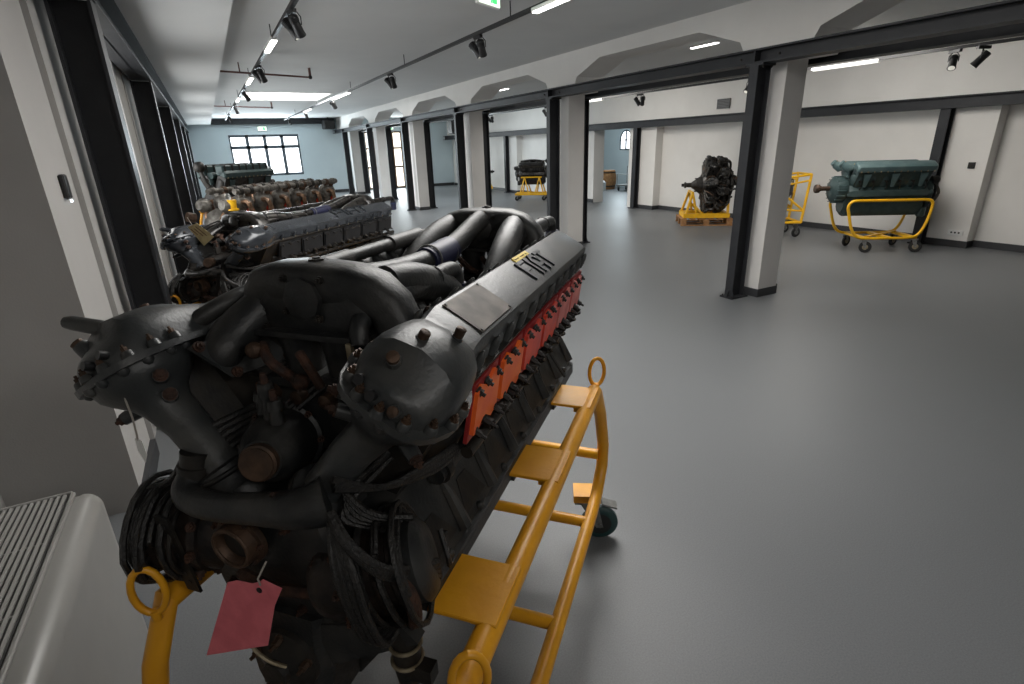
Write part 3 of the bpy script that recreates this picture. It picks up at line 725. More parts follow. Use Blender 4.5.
    mb.prism([(.64,-.09,.80),(.64,-.30,.86),(.64,-.33,.83),(.64,-.12,.70)],(.03,0,0),ke)
    mb.build('sump', root, angle=30)
    mb=mbn(); mb.tube([(.585,-.055,.735),(.57,-.03,.76),(.575,.01,.78),(.6,.03,.80)],.004,'brass',6,n=4); mb.build('locking_wire', root)
    # drain valve on the right
    mb=mbn(); mb.tube([(.67,-.285,.86),(.66,-.29,.80),(.66,-.29,.74),(.665,-.285,.69)],[.03,.026,.028,.022],'iron',12)
    for z in (.80,.76): mb.torus((.66,-.29,z),(0,0,1),.030,.004,'brass')
    mb.box((.655,-.325,.745),(.03,.05,.035),'iron'); mb.build('drain_valve', root)
    # --- magnetos with cable looms
    for sg in (1,-1):
        mb=mbn(); c=V((.68,sg*.20,.935)) if sg>0 else V((.68,-.20,.925)); d=V((-.25,sg*1.,.05)).normalized() if sg>0 else V((.35,-.85,.22)).normalized()
        mb.lathe(c-d*.06,d,[(-.03,.05),(0,.070),(.03,.070),(.033,.076),(.05,.076),(.053,.070),(.08,.068),(.085,.078),(.10,.078),(.105,.068),(.13,.068),(.135,.076),(.15,.076)],'magbody',22,sx=1.,sy=1.15)
        mb.torus(c+d*.018,d,.088,.005,'brass' if False else 'iron',22)
        for j in range(9):
            x_,y_,_=basis(d); an=2*PI*j/9; q=c-d*.02+x_*.080*math.cos(an)+y_*.090*math.sin(an); mb.bolt(q,(q-c),.008,.010,'rust')
        mg=mb.build('magneto', root, angle=40)
        mb=mbn(); x_,y_,_=basis(d)
        mb.lathe(c+d*.09,d,[(0,.072),(.03,.074),(.045,.060),(.05,.03)],'engine' if sg<0 else 'black',20,sx=1.,sy=1.15)
        mb.build('distributor_cap', mg, angle=40)
        mb=mbn()
        for j in range(6):
            an=2*PI*j/6; q=c+d*.12+x_*.055*math.cos(an)+y_*.062*math.sin(an)
            al=-1.9+.42*j+(.5 if sg>0 else .9); rr_=.078+.006*(j%4); e_=d*(.105-.012*(j%5))
            pts=[q]+[c+e_+x_*(rr_*1.12*math.cos(al+b_))+y_*(rr_*1.2*math.sin(al+b_)) for b_ in (0,.5,1.0,1.5,2.0)]
            mb.tube(pts,.0062,'cable',6,n=4)
        for j in range(3):
            e_=d*(.03+.035*j)+V((0,0,.0)); rr_=.094+.005*(j%3)
            mb.tube([c+e_+x_*(rr_*math.cos(b_)*(1+.05*math.sin(3*b_+j)))+y_*(rr_*1.15*math.sin(b_)) for b_ in [2*PI*q_/18 for q_ in range(18)]],.0065,'cable',6,closed=True)
        for j in range(5):
            tgt=V((.70,sg*.12,1.13)) if sg>0 else V((.72,-.19,1.09))
            mb.tube([c+d*(.03+.02*j)+V((0,0,.10)),c+d*(.0+.012*j)+V((-.01,-.02*sg,.135)),tgt+V((0,.01*j,.01*j)),tgt+V((.15,-.02,.02+.01*j))],.0065,'cable',6,n=4)
        mb.build('ignition_cable', root)
    if rich:
        mb=mbn()
        for i in range(4):
            o=.012*i
            mb.tube([(.62,-.20,1.10+o*.4),(.60,-.24-o*.3,1.07),(.62,-.29-o*.2,1.0+o*.5),(.70,-.325,.94+o*.6),(.74,-.33,.90+o)],.0085,'cable',7,n=5)
            mb.tube([(.63,-.19,1.10),(.59,-.215-o,1.03),(.585,-.235-o,.94),(.60,-.25-o,.86),(.64,-.27-o*.5,.85)],.0075,'cable',7,n=5)
        for i in range(3): mb.tube([(.66,-.18,1.13+.01*i),(.74,-.23,1.09),(.84,-.28,1.07+.012*i),(.92,-.30,1.07+.01*i)],.0075,'cable',7,n=4)
        mb.tube([(.78,-.32,.98),(.76,-.345,.93),(.78,-.335,.90),(.80,-.32,.96)],.006,'cable',6,n=4)
        mb.build('cable_loom', root)
        mb=mbn(); mb.tube([(.655,-.30,.97),(.645,-.325,.93),(.65,-.325,.88),(.66,-.31,.85)],[.014,.016,.013,.01],'rust',8,n=3); mb.build('rusty_bracket', root); mb=mbn()
        mb.tube([(.63,.06,.90),(.62,.0,.90),(.62,-.04,.895),(.64,-.12,.89)],.012,'rust',8,n=4); mb.build('rusty_bracket', root)
        # front link rod and left perforated strap
        mb=mbn(); arc=[V((.60+.02*math.sin(t),.165+.035*math.cos(t*.8),1.03-.20*t)) for t in [i/8 for i in range(9)]]
        mb.loft([[p+V((-.003,-.018,0)),p+V((-.003,.018,0)),p+V((.003,.018,0)),p+V((.003,-.018,0))] for p in arc],'iron')
        for p in arc[1:-1]: mb.lathe(p+V((-.004,0,0)),(-1,0,0),[(0,.007),(.001,.007)],'black',8)
        mb.build('perforated_strap', root)
    # --- intake manifolds : arches across the V
    def arch(ac, first):
        mb=mbn()
        path=[(.146,1.365),(.148,1.385),(.143,1.405),(.128,1.424),(.09,1.434),(0,1.437),(-.09,1.433),(-.135,1.420),(-.170,1.392),(-.190,1.345),(-.196,1.29)]
        rings=[]
        for q,(y,z) in enumerate(path):
            y0_,z0_=path[max(q-1,0)]; y1_,z1_=path[min(q+1,len(path)-1)]; tt=V((0,y1_-y0_,z1_-z0_)).normalized(); nn=V((0,-tt.z,tt.y))
            cen=max(0,1-abs(y)/.17); ha=.048+.012*cen; hn=.046+.002*cen; r_=[]
            for jj in range(20):
                an=2*PI*jj/20; cx,sy_=math.cos(an),math.sin(an); ex=.75 if cen<.2 else .62
                r_.append(V((ac,y,z))+V((1,0,0))*(math.copysign(abs(cx)**ex,cx)*ha)+nn*(math.copysign(abs(sy_)**ex,sy_)*hn))
            rings.append(r_)
        mb.loft(rings,ke)
        mb.loft([[V((a,y*s_,z)) for y,z in ((-.115,1.335),(.115,1.335),(.150,1.39),(.10,1.44),(0,1.455),(-.10,1.44),(-.150,1.39))] for a,s_ in ((ac-.052,.86),(ac-.042,.98),(ac+.04,1.))],ke)
        man=mb.build('intake_manifold', root, angle=50)
        mb=mbn(); mb.lathe((ac-.056,.0,1.415),(-1,0,.05),[(0,.045),(.012,.045),(.014,.04)],ke,8)
        for y,z in ((-.045,1.455),(.045,1.455),(.05,1.385),(-.03,1.372),(.11,1.345),(-.11,1.345)): mb.bolt((ac-.056,y,z),(-1,0,0),.007,.008,'iron')
        mb.bolt((ac+.0,0,1.482),(0,0,1),.018,.006,'iron'); mb.box((ac-.03,0,1.338),(.10,.30,.012),ke)
        mb.build('cover_plate', man, angle=40)
        mb=mbn() # left elbow down to the head, with square flange
        o_=ac-.93
        mb.tube([(o_+.925,.146,1.385),(o_+.905,.150,1.372),(o_+.875,.166,1.350),(o_+.840,.176,1.330),(o_+.808,.176,1.308),(o_+.80,.18,1.285)],[.046,.046,.047,.045,.041,.036],ke,20,n=4)
        mb.torus((o_+.918,.147,1.375),(.3,-.15,1),.048,.006,ke,22)
        fl=[V((o_+.752,.200,1.322)),V((o_+.7875,.160,1.262)),V((o_+.915,.150,1.248)),V((o_+.875,.196,1.318))]
        fc=sum(fl,V())/4+V((.012,0,-.004)); fl=[fc+(p-sum(fl,V())/4)*1.28-W(1)*.012 for p in fl]
        mb.loft([fl,[p-W(1)*.010 for p in fl]],'cover')
        for p in fl: q=p*.86+sum(fl,V())/4*.14; mb.bolt(q-W(1)*.012,-W(1),.009,.010,'rust')
        mb.build('intake_elbow', root, angle=50)
        # carburettor body below the arch
        mb=mbn()
        for y in (-.055,.055): mb.lathe((ac-.02,y,1.10),(0,0,1),[(0,.045),(.02,.05),(.06,.048),(.12,.04),(.18,.042),(.22,.05),(.235,.05)],ke,18)
        mb.box((ac-.05,0,1.15),(.12,.20,.13),ke,bev=.015); mb.box((ac-.03,0,1.23),(.11,.22,.02),ke)
        for y in (-.07,0,.07): mb.lathe((ac-.11,y,1.22),(-1,0,0),[(0,.018),(.02,.016),(.024,.01)],'bronze',10)
        cb=mb.build('carburettor', root, angle=40)
        mb=mbn(); mb.tube([(ac-.10,.09,1.32),(ac-.13,.05,1.30),(ac-.12,.02,1.27),(ac-.13,-.02,1.26)],.011,'rust',8,n=3)
        mb.tube([(ac-.12,-.02,1.32),(ac-.13,-.05,1.29),(ac-.12,-.06,1.25)],.010,'rust',8,n=3); mb.sphere((ac-.12,.095,1.315),.018,'bronze',8); mb.sphere((ac-.13,-.02,1.26),.018,'rust',8)
        mb.build('throttle_linkage', cb)
    arch(.93,True); arch(a_end-.09,False)
    ae=a_end-.09
    mb=mbn(); mb.tube([(ae-.06,.0,1.45),(ae-.12,.01,1.43),(ae-.20,.02,1.40),(ae-.30,.03,1.375)],[.034,.034,.036,.036],ke,16,n=4); mb.tube([(1.0,.07,1.42),(1.1,.065,1.40),(1.3,.05,1.375),(ae-.42,.035,1.37)],.034,ke,16,n=4); mb.build('balance_pipe', root, angle=50)
    mb=mbn(); mb.cyl((ae-.44,.036,1.368),(ae-.28,.03,1.378),.043,'bluerub',seg=18)
    for a in (ae-.42,ae-.30): mb.torus((a,.034,1.372),(1,0,.05),.044,.0035,'zinc')
    mb.build('rubber_sleeve', root, angle=40)
    for y in (.15,-.13):
        mb=mbn(); s_=1 if y>0 else -1
        mb.tube([(ae-.03,y*.9,1.42),(ae-.12,y,1.40),(ae-.24,y*1.1,1.36),(ae-.34,y*1.15,1.30)],[.044,.045,.042,.04],ke,16,n=4); mb.build('branch_pipe', root, angle=50); mb=mbn()
        mb.tube([(1.0,y*.9,1.42),(1.08,y,1.41),(1.20,y*1.1,1.37),(1.30,y*1.15,1.30)],[.042,.045,.042,.04],ke,16,n=4); mb.build('branch_pipe', root, angle=50)
    # --- water pipes on the inner edges of the heads
    for a_s,(p_) in ((0,[(.86,-.135,1.33),(.875,-.125,1.365),(.93,-.13,1.39),(.99,-.14,1.395)]),(ae-.98,[(.86,-.15,1.33),(.875,-.145,1.365),(.93,-.15,1.39),(.99,-.155,1.395)])):
        mb=mbn(); q=[V(p)+V((a_s,0,0)) for p in p_]
        mb.tube(q,.021,ke,12,n=5); mb.cyl(q[-1],q[-1]+V((.17,-.012,.004)),.028,ke,seg=14)
        r0=q[-1]+V((.17,-.012,.004)); mb.tube([r0,r0+V((.07,-.004,.004)),r0+V((.11,-.006,-.006)),r0+V((.12,-.006,-.04))],.021,ke,12,n=4)
        mb.torus(r0,(1,0,0),.027,.004,ke)
        wp=mb.build('water_pipe', root, angle=50)
        mb=mbn(); e=r0+V((.12,-.006,-.04)); mb.cyl(e,e+V((0,0,-.09)),.026,'bluerub',seg=14); mb.torus(e+V((0,0,-.02)),(0,0,1),.027,.003,'blue'); mb.build('hose', wp)
        mb=mbn(); mb.box(q[0]+V((-.012,.02,-.02)),(.012,.012,.05),'brass'); mb.box(q[0]+V((-.02,-.01,-.01)),(.02,.01,.01),'brass'); mb.build('clip', wp)
    mb=mbn(); mb.tube([(.80,.30,1.33),(.86,.235,1.38),(.95,.21,1.40),(1.2,.205,1.405),(1.5,.205,1.405),(a_end-.2,.205,1.40)],.020,ke,12,n=4)
    mb.cyl((1.1,.205,1.405),(1.32,.205,1.405),.026,ke,seg=14); mb.cyl((1.55,.205,1.405),(1.75,.205,1.405),.026,ke,seg=14)
    mb.tube([(.98,.17,1.32),(1.3,.17,1.32),(a_end-.2,.17,1.32)],.012,'iron',8); mb.build('water_pipe', root, angle=50)
    # clutter in the V: fuel lines, linkages
    mb=mbn()
    for i in range(16):
        a=.98+(a_end-1.2)*i/15; y=random.uniform(-.1,.1); z=random.uniform(1.08,1.2)
        mb.lathe((a,y,z-.06),(0,0,1),[(0,.022),(.07,.02),(.075,.027),(.1,.024)],random.choice(['iron',ke,'iron']),10); mb.bolt((a,y,z+.04),(0,0,1),.01,.012,random.choice(['rust','iron']))
        mb.tube([(a,y,z),(a+.05,y*.6,z+.08),(a+.12,-y,z+.05),(a+.16,-y,z-.04)],.007,random.choice(['cable','iron','rust']),6,n=3)
    mb.tube([(.95,.10,1.24),(1.4,.09,1.25),(a_end-.1,.10,1.24)],.010,'iron',8); mb.tube([(.95,-.10,1.26),(1.4,-.11,1.25),(a_end-.1,-.10,1.26)],.010,'iron',8)
    mb.build('fuel_lines', root)
    # rear (propeller) end
    mb=mbn(); mb.lathe((a_end,0,.88),(1,0,0),[(0,.21),(.03,.20),(.10,.13),(.16,.09),(.18,.06),(.30,.055),(.31,.09),(.33,.09)],ke,24); mb.build('reduction_gear', root)
    # --- plate, lettering, sticker on the right cover
    sg=-1; S=U(sg); O=-W(sg)
    def pt(a,w,h=0.): return B(a,w,.628+h-.0035,sg)
    mb=mbn(); q=[pt(1.10,-.054,.0),pt(1.235,-.043,.0),pt(1.13,.060,0.),pt(.945,.052,.0)]
    q=[pt(.965,-.050),pt(1.155,-.050),pt(1.15,.052),pt(.96,.052)]
    if rich and not bigtext:
        mb.loft([q,[p+S*.004 for p in q]],'plate'); pl=mb.build('nameplate', cov, smooth=False)
        mb=mbn()
        for p in q: c_=p*.92+sum(q,V())/4*.08; mb.lathe(c_,S,[(0,.0035),(.006,.0035)],'iron',8)
        mb.build('rivet', pl)
        mb=mbn(); q=[pt(1.43,-.058),pt(1.555,-.058),pt(1.555,-.040),pt(1.43,-.040)]; mb.loft([q,[p+S*.003 for p in q]],'sticker')
        for i in range(9): a_=1.44+i*.012; mb.box(pt(a_,-.049,.0033),(.005,.008,.001),'ink') if i%4!=3 else None
        mb.build('sticker', cov, smooth=False)
    sz = .066; a_=1.405
    if bigtext: sz=.10; a_=1.42
    # block letters F I A T built stroke by stroke
    mb=mbn(); hgt=sz; th=.0115; gap=.015
    def stroke(x0,y0,x1,y1,wd=th):
        p0=pt(a_+x0,.034-y0); p1=pt(a_+x1,.034-y1); d=(p1-p0).normalized(); n=S.cross(d)*wd/2; e=d*wd*.5
        b=[p0-e-n,p1+e-n,p1+e+n,p0-e+n]; mb.loft([b,[x+S*.006 for x in b]],lettersK)
    h=hgt; x=0
    wl_=.045 if not bigtext else .085
    wl_=.048 if not bigtext else .085
    stroke(0,0,0,h); stroke(0,h,wl_,h); stroke(0,h*.52,wl_*.8,h*.52); x=wl_+gap+.008
    stroke(x,0,x,h); x+=gap+.014
    stroke(x,0,x,h*.72); stroke(x,h*.72,x+wl_*.3,h); stroke(x+wl_*.3,h,x+wl_*.75,h); stroke(x+wl_*.75,h,x+wl_,h*.72); stroke(x+wl_,0,x+wl_,h*.72); stroke(x,h*.38,x+wl_,h*.38); x+=wl_+gap+.004
    stroke(x,h,x+wl_*1.05,h); stroke(x+wl_*.5,0,x+wl_*.5,h)
    mb.build('raised_lettering', cov, smooth=False)

AA = math.radians(47.2); axv = V((math.sin(AA),math.cos(AA),0)); sxv = V((math.cos(AA),-math.sin(AA),0))
RZ = math.atan2(axv.y, axv.x)
def world_as(a, s): return axv*a + sxv*s
# engine one
e1 = thing('aircraft_engine','large dark grey V-twelve aircraft engine with red port covers in the foreground','engine',world_as(1.35,-.76),RZ)
make_v12(e1, lambda p: V((p.x-1.35,p.y,p.z)))
# engine two, behind and to the left
e2 = thing('aircraft_engine','black V-twelve aircraft engine with shiny lettered cover behind the foreground engine','engine',world_as(3.67,-3.10),RZ)
make_v12(e2, lambda p: V(((p.x-1.35)*1.40,p.y*.88,p.z*.885)), kc='coverblack', ke='black_engine', rich=True, plates=('black','black','black'), lettersK='letter', bigtext=True)

# ------------------------------------------------------------------ yellow carts
def make_cart(root, f, a0=.60, a1=1.90, yr=-.435, yl=.262):
    def mbn(): return MB(f)
    zt,zb=.80,.27
    for y,sg in ((yr,-1),(yl,1)):
        mb=mbn()
        mb.tube([(a0,y,zt),(.9,y,zt),(1.3,y,zt),(a1-.03,y,zt),(a1+.00,y,zt-.02),(a1+.06,y+sg*.01,.66),(a1+.13,y+sg*.015,.48),(a1+.12,y+sg*.015,.38),(a1+.04,y+sg*.01,.29),(a1-.08,y+sg*.01,zb),(1.3,y+sg*.01,zb),(.8,y+sg*.01,zb),(a0-.02,y+sg*.01,.29),(a0-.10,y+sg*.01,.38),(a0-.10,y+sg*.01,.50),(a0-.06,y,.68)],
                [.028]*4+[.026]+[.025]*11,'yellow',14,closed=True)
        mb.build('side_loop', root, angle=50)
        for a,b in ((a1+.0,1),(a0-.03,-1)):
            mb=mbn(); c=V((a+b*.01,y,zt+.065)); R_=.047
            if b<0 and sg<0: c+=V((.02,-.028,.0))
            if b<0 and sg>0: c+=V((0,-.02,.0))
            mb.tube([c+V((math.sin(t)*R_*.35,-math.sin(t)*R_*.55 ,math.cos(t)*R_*1.2)) for t in [2*PI*i/18 for i in range(18)]],.0075,'yellow',8,closed=True)
            mb.tube([c+V((0,0,-.05)),c+V((0,0,-.075))],.010,'yellow',8); mb.build('lifting_ring', root, angle=50)
        for a in (.805,1.30,1.76):
            mb=mbn(); mb.box((a,y-sg*.055,zt+.022),(.165,.15,.010),'yellow',bev=.002); mb.box((a,y-sg*.02,zt+.005),(.12,.05,.03),'yellow'); mb.build('mounting_plate', root, smooth=False)
        for a,dr in ((.72,(-.6*sg,.8*sg)),(a1+.10,(.25,.97*sg))):
            cs=bpy.data.objects.new('caster',None); C.objects.link(cs); cs.parent=root
            u=V((dr[0],dr[1],0)).normalized(); v=V((-u.y,u.x,0)); O=V((a,y-sg*.045,0)); RR=Matrix((u,v,V((0,0,1)))).transposed()
            def Q(x,yy,z): return O+u*x+v*yy+V((0,0,z))
            zc=.082
            mb=mbn(); mb.box(Q(0,0,.232),(.12,.10,.035),'yellow',RR); mb.box(Q(0,0,.208),(.11,.09,.012),'zinc',RR)
            for q in (-.030,.026): mb.prism([Q(-.035,q,.205),Q(.045,q,.205),Q(.075,q,zc-.012),Q(.045,q,zc-.014)],v*.004,'zinc')
            mb.cyl(Q(.06,-.036,zc),Q(.06,.036,zc),.010,'zinc',seg=10)
            mb.box(Q(.10,0,.180),(.07,.05,.008),'zinc',RR@Matrix.Rotation(.3,3,'Y'))
            mb.build('fork', cs)
            mb=mbn(); mb.lathe(Q(.06,-.020,zc),v,[(0,.060),(.004,.075),(.011,.082),(.029,.082),(.036,.075),(.040,.060)],'tyre',28); mb.lathe(Q(.06,-.022,zc),v,[(0,.02),(.002,.053),(.042,.053),(.044,.02)],'tyreblack',20)
            mb.build('wheel', cs, angle=40)
    for a,z,x0,x1 in ((a1+.10,.44,yr,yl),(a1-.14,zb,yr,yl),(.72,zb,yr,yl),(1.25,zb,yr,yl)):
        mb=mbn(); mb.tube([(a,x0,z),(a,x1,z)],.022,'yellow',12); mb.build('cross_tube', root, angle=50)
c1 = thing('engine_cart','yellow tubular steel wheeled cart carrying the foreground engine','cart',world_as(1.35,-.76),RZ)
make_cart(c1, lambda p: V((p.x-1.35,p.y,p.z)))
c2 = thing('engine_cart','yellow tubular wheeled cart under the second engine','cart',world_as(3.67,-3.10),RZ)
make_cart(c2, lambda p: V(((p.x-1.35)*1.40,p.y*.88,p.z*.885)))

# tags tied on the engines
def at_e(a,y,z): return world_as(a,-y-.76)+V((0,0,z))
def card(name,label,pts,k,holes=None,th=.0012,extra=None):
    c=sum(pts,V())/len(pts); n=(pts[1]-pts[0]).cross(pts[2]-pts[1]).normalized()
    t=thing(name,label,'tag',c)
    m=MB(); m.loft([[p-c for p in pts],[p-c+n*th for p in pts]],k); m.build('card',t,smooth=False); return t,c
P0=[at_e(*q) for q in ((.565,.133,.722),(.570,-.04,.805),(.580,-.070,.905),(.583,-.094,.950),(.584,-.051,.958),(.585,-.040,.948),(.585,-.022,.939),(.585,.018,.935),(.585,.043,.923))]
t,c=card('card_tag','pink card tag with clipped corners tied to the front of the foreground engine',P0,'pink')
m=MB(); m.tube([at_e(.583,-.042,.942)-c,at_e(.578,-.045,.962)-c,at_e(.60,-.05,.985)-c],.002,'string',5); m.lathe(at_e(.5820,-.038,.930)-c,-axv,[(0,.006),(.002,.006)],'black',8); m.build('string',t)
Q_=[world_as(2.70,q[0])+V((0,0,q[1])) for q in ((-3.197,1.256),(-3.107,1.284),(-2.988,1.196),(-3.091,1.134))]
t,c=card('card_tag','buff card tag with brown writing tied to the second engine',Q_,'tanpaper')
m=MB(); u_=(Q_[2]-Q_[1]).normalized(); v_=(Q_[0]-Q_[1]).normalized()
for r_,(l0,l1) in enumerate(((.02,.12),(.03,.11),(.025,.085))): 
    a_=Q_[1]+v_*(.03+.026*r_)+u_*l0-axv*.003; b_=Q_[1]+v_*(.03+.026*r_)+u_*l1-axv*.003
    m.loft([[a_-c,b_-c,b_+v_*.008-c,a_+v_*.008-c],[p-axv*.001-c for p in (a_,b_,b_+v_*.008,a_+v_*.008)]],'ink')
m.build('writing',t,smooth=False)
m=MB(); m.tube([Q_[0]*.5+Q_[1]*.5-c,Q_[0]*.5+Q_[1]*.5-c+V((-.02,.02,.05))],.002,'string',5); m.build('string',t)
# white paper strip hanging from the left head
t=thing('paper_tag','small twisted white paper tag hanging from the left bank of the foreground engine','tag',at_e(.66,.30,1.25))
c=at_e(.66,.30,1.25)
m=MB(); m.tube([at_e(.64,.255,1.30)-c,at_e(.64,.262,1.26)-c,at_e(.64,.258,1.22)-c,at_e(.64,.262,1.17)-c],.002,'string',5,n=3); m.build('string',t)
m=MB(); q=[at_e(.64,.268,1.175)-c,at_e(.64,.250,1.17)-c,at_e(.64,.247,1.14)-c,at_e(.64,.258,1.12)-c,at_e(.64,.27,1.145)-c]; m.loft([q,[p-axv*.001 for p in q]],'white'); m.build('card',t,smooth=False)

# ================================================================== PART3
def pbox(name, c, size, k, root, **kw):
    m = MB(); m.box(c, size, k, **kw); return m.build(name, root, smooth=False)
def caster(root, x, y, r=.075, k='tyreblack', hub='zinc', rot=0., top=.2, yoke='zinc'):
    cs = bpy.data.objects.new('caster',None); C.objects.link(cs); cs.parent = root; cs.location=(x,y,0); cs.rotation_euler=(0,0,rot)
    m = MB(); m.box((0,0,top-.008),(.10,.09,.014),yoke); 
    for q in (-.026,.026): m.prism([(-.03,q-.002,top-.015),(.035,q-.002,top-.015),(.045,q-.002,r-.01),(.02,q-.002,r-.01)],(0,.004,0),yoke)
    m.cyl((.03,-.032,r),(.03,.032,r),.009,yoke,seg=8); m.build('fork',cs,smooth=False)
    m = MB(); m.lathe((.03,-.018,r),(0,1,0),[(0,r*.72),(.003,r*.93),(.010,r),(.026,r),(.033,r*.93),(.036,r*.72)],k,22); m.lathe((.03,-.020,r),(0,1,0),[(0,.015),(.003,r*.62),(.037,r*.62),(.040,.015)],hub,16)
    m.build('wheel',cs,angle=40); return cs
def far_v12(root, kc, kb, km, z0=.9, L=1.0, prop=True, rearx=.0, port='brass', bh=.42, detail=True):
    """compact V engine: x along crankshaft (propeller end at -x)"""
    def B(x,w,t,sg): return V((x, sg*(.866*w+.5*t), z0-.5*w+.866*t))
    U=lambda sg: V((0,sg*.5,.866)); Wd=lambda sg: V((0,sg*.866,-.5))
    m=MB(); poly=[(0,.12),(-.13,.13),(-.21,.05),(-.22,-.03),(-.15,-.06),(-.13,-.26),(-.08,-.33),(0,-.34)]; poly=poly+[(-a,b) for a,b in poly[-2:0:-1]]
    m.loft([[V((x,y*s,z0+z*s2)) for y,z in poly] for x,s,s2 in ((-L/2-.04,.85,.8),(-L/2+.02,1,1),(L/2-.05,1,1),(L/2,.9,.85))],kb); m.build('crankcase',root,angle=30)
    for sg in (1,-1):
        m=MB(); m.loft([[B(x,-.08,.10,sg),B(x,.08,.10,sg),B(x,.08,bh-.02,sg),B(x,-.08,bh-.02,sg)] for x in (-L/2+.03,L/2-.05)],kb)
        for i in range(6):
            x=-L/2+.09+(L-.18)*i/5; m.lathe(B(x,0,.10,sg),U(sg),[(0,.093),(.22,.093),(.24,.08)],kb,14)
            m.cyl(B(x,.07,.26,sg),B(x,.12,.28,sg),.018,'iron',seg=8); m.tube([B(x,.11,.28,sg),B(x+.02,.14,.20,sg),B(x+.02,.12,.10,sg)],.008,'cable',5,n=3)
        m.build('cylinder_bank',root)
        m=MB(); sec=[(-.095,0),(-.095,.03),(-.075,.075),(-.04,.09),(.04,.09),(.075,.075),(.095,.03),(.095,0)]
        m.loft([[B(x,w*s,bh+t*s,sg) for w,t in sec] for x,s in ((-L/2+.0,.72),(-L/2+.02,.93),(-L/2+.05,1),(L/2-.05,1),(L/2-.02,.93),(L/2,.75))],kc)
        m.build('cylinder_head_cover',root,angle=30)
        m=MB()
        for i in range(12):
            for ws in (-1,1): m.bolt(B(-L/2+.05+(L-.1)*i/11,ws*.098,bh+.005,sg),U(sg),.008,.012,port)
        m.build('cover_bolts',root)
        for i in range(3):
            x=-L/2+.16+(L-.32)*i/2; m=MB(); m.loft([[B(x-.05,.085,bh-.03,sg),B(x+.05,.085,bh-.03,sg),B(x+.02,.13,.20,sg),B(x-.02,.13,.20,sg)],[B(x-.05,.10,bh-.03,sg),B(x+.05,.10,bh-.03,sg),B(x+.02,.145,.20,sg),B(x-.02,.145,.20,sg)]],kc)
            m.build('exhaust_stub',root,smooth=False)
        m=MB(); m.tube([B(x,.15,.02,sg)+V((0,0,.06)) for x in (-L/2+.1,0,L/2+.03)],.042,km,14)
        for i in range(7): m.lathe(B(-L/2+.1+(L-.1)*i/6,.15,.02,sg)+V((-.012,0,.06)),(1,0,0),[(0,.047),(.02,.047)],km,14)
        m.sphere(B(L/2+.04,.15,.02,sg)+V((0,0,.06)),.055,kb,12); m.build('coolant_manifold',root,angle=50)
    m=MB(); m.tube([(-L/2+.0,0,z0+.36),(0,0,z0+.40),(L/2-.05,0,z0+.36)],.05,km,12,n=4)
    for i in range(3):
        x=-L/2+.2+(L-.4)*i/2
        for sg in (-1,1): m.tube([(x,0,z0+.38),(x+.03,sg*.06,z0+.40),(x+.05,sg*.12,z0+.34)],.032,km,10,n=3)
    for i in range(4): m.lathe((-L/2+.05+i*.09,(-1)**i*.06,z0+.22),(0,0,1),[(0,.035),(.14,.035),(.15,.045),(.19,.03)],random.choice([km,'bronze','iron']),10)
    m.build('intake_manifold',root,angle=50)
    if prop:
        x=-L/2-.03; m=MB(); m.lathe((x,0,z0+.06),(-1,0,0),[(0,.19),(.05,.20),(.14,.19),(.18,.14),(.20,.07)],kb,24)
        for j in range(16):
            an=2*PI*j/16; m.box((x-.10,math.cos(an)*.195,z0+.06+math.sin(an)*.195),(.12,.012,.012),kc)
        m.build('reduction_gear',root,angle=40)
        m=MB(); m.lathe((x-.19,0,z0+.08),(-1,0,0),[(0,.05),(.01,.035),(.13,.035),(.135,.04),(.16,.04),(.162,.062),(.20,.066),(.22,.055),(.222,.03)],'bronze',18); m.build('propeller_shaft',root,angle=40)
        m=MB()
        for sg in (1,-1): m.lathe((x-.02,sg*.13,z0+.36),(-.8,0,.6),[(0,.06),(.10,.06),(.12,.045),(.16,.045)],kc,14); m.bolt((x-.10,sg*.13,z0+.46),(-1,0,.6),.02,.02,'brass')
        m.build('camshaft_drive',root,angle=40)
    m=MB(); x=L/2; m.box((x+.05,0,z0+.05),(.14,.26,.30),kb,bev=.03); m.lathe((x+.06,-.10,z0+.18),(1,0,0),[(0,.06),(.08,.06),(.1,.04)],'iron',14); m.lathe((x+.06,.10,z0+.18),(1,0,0),[(0,.06),(.08,.06),(.1,.04)],'iron',14)
    m.lathe((x+.03,-.06,z0-.36),(0,0,1),[(0,.04),(.02,.06),(.14,.06)],kb,12); m.lathe((x+.05,0,z0-.13),(1,0,0),[(0,.09),(.05,.09),(.07,.05)],kb,14); m.tube([(x+.1,-.1,z0+.15),(x+.16,-.16,z0),(x+.08,-.14,z0-.2)],.02,'iron',8,n=4)
    m.build('accessory_case',root,angle=40)

def at_px(root_xy, ang): return ang
# blue-green engine on a rounded tubular cart ---------------------------------
GA = math.atan2(-.55,.83); GC=(8.93,4.80,0); GE=(8.99,4.76,0)
g = thing('aircraft_engine','blue-green painted V-type aircraft engine with bare propeller shaft by the right wall','engine',GE,GA)
far_v12(g,'teal','tealdark','teal',z0=.86,L=1.10,bh=.42)
gc = thing('engine_cart','yellow rounded tubular cart carrying the blue-green engine','cart',GC,GA)
for sg in (-1,1):
    y=sg*.29; x0,x1=-.52,.66; m=MB()
    m.tube([(x0+.10,y,.775),(x0+.4,y,.775),(x1-.3,y,.775),(x1-.08,y,.775),(x1-.01,y,.74),(x1,y,.66),(x1-.03,y,.45),(x1-.10,y,.28),(x1-.22,y,.22),(.1,y,.215),(x0+.35,y,.215),(x0+.20,y,.24),(x0+.10,y,.36),(x0+.02,y,.60),(x0+.0,y,.69),(x0+.03,y,.75)],.021,'yellow2',10,n=3,closed=True); m.build('side_loop',gc,angle=60)
    for x in (-.20,.52): caster(gc,x,sg*.28,.085,'tyreblack','brass',rot=.5*sg,top=.20)
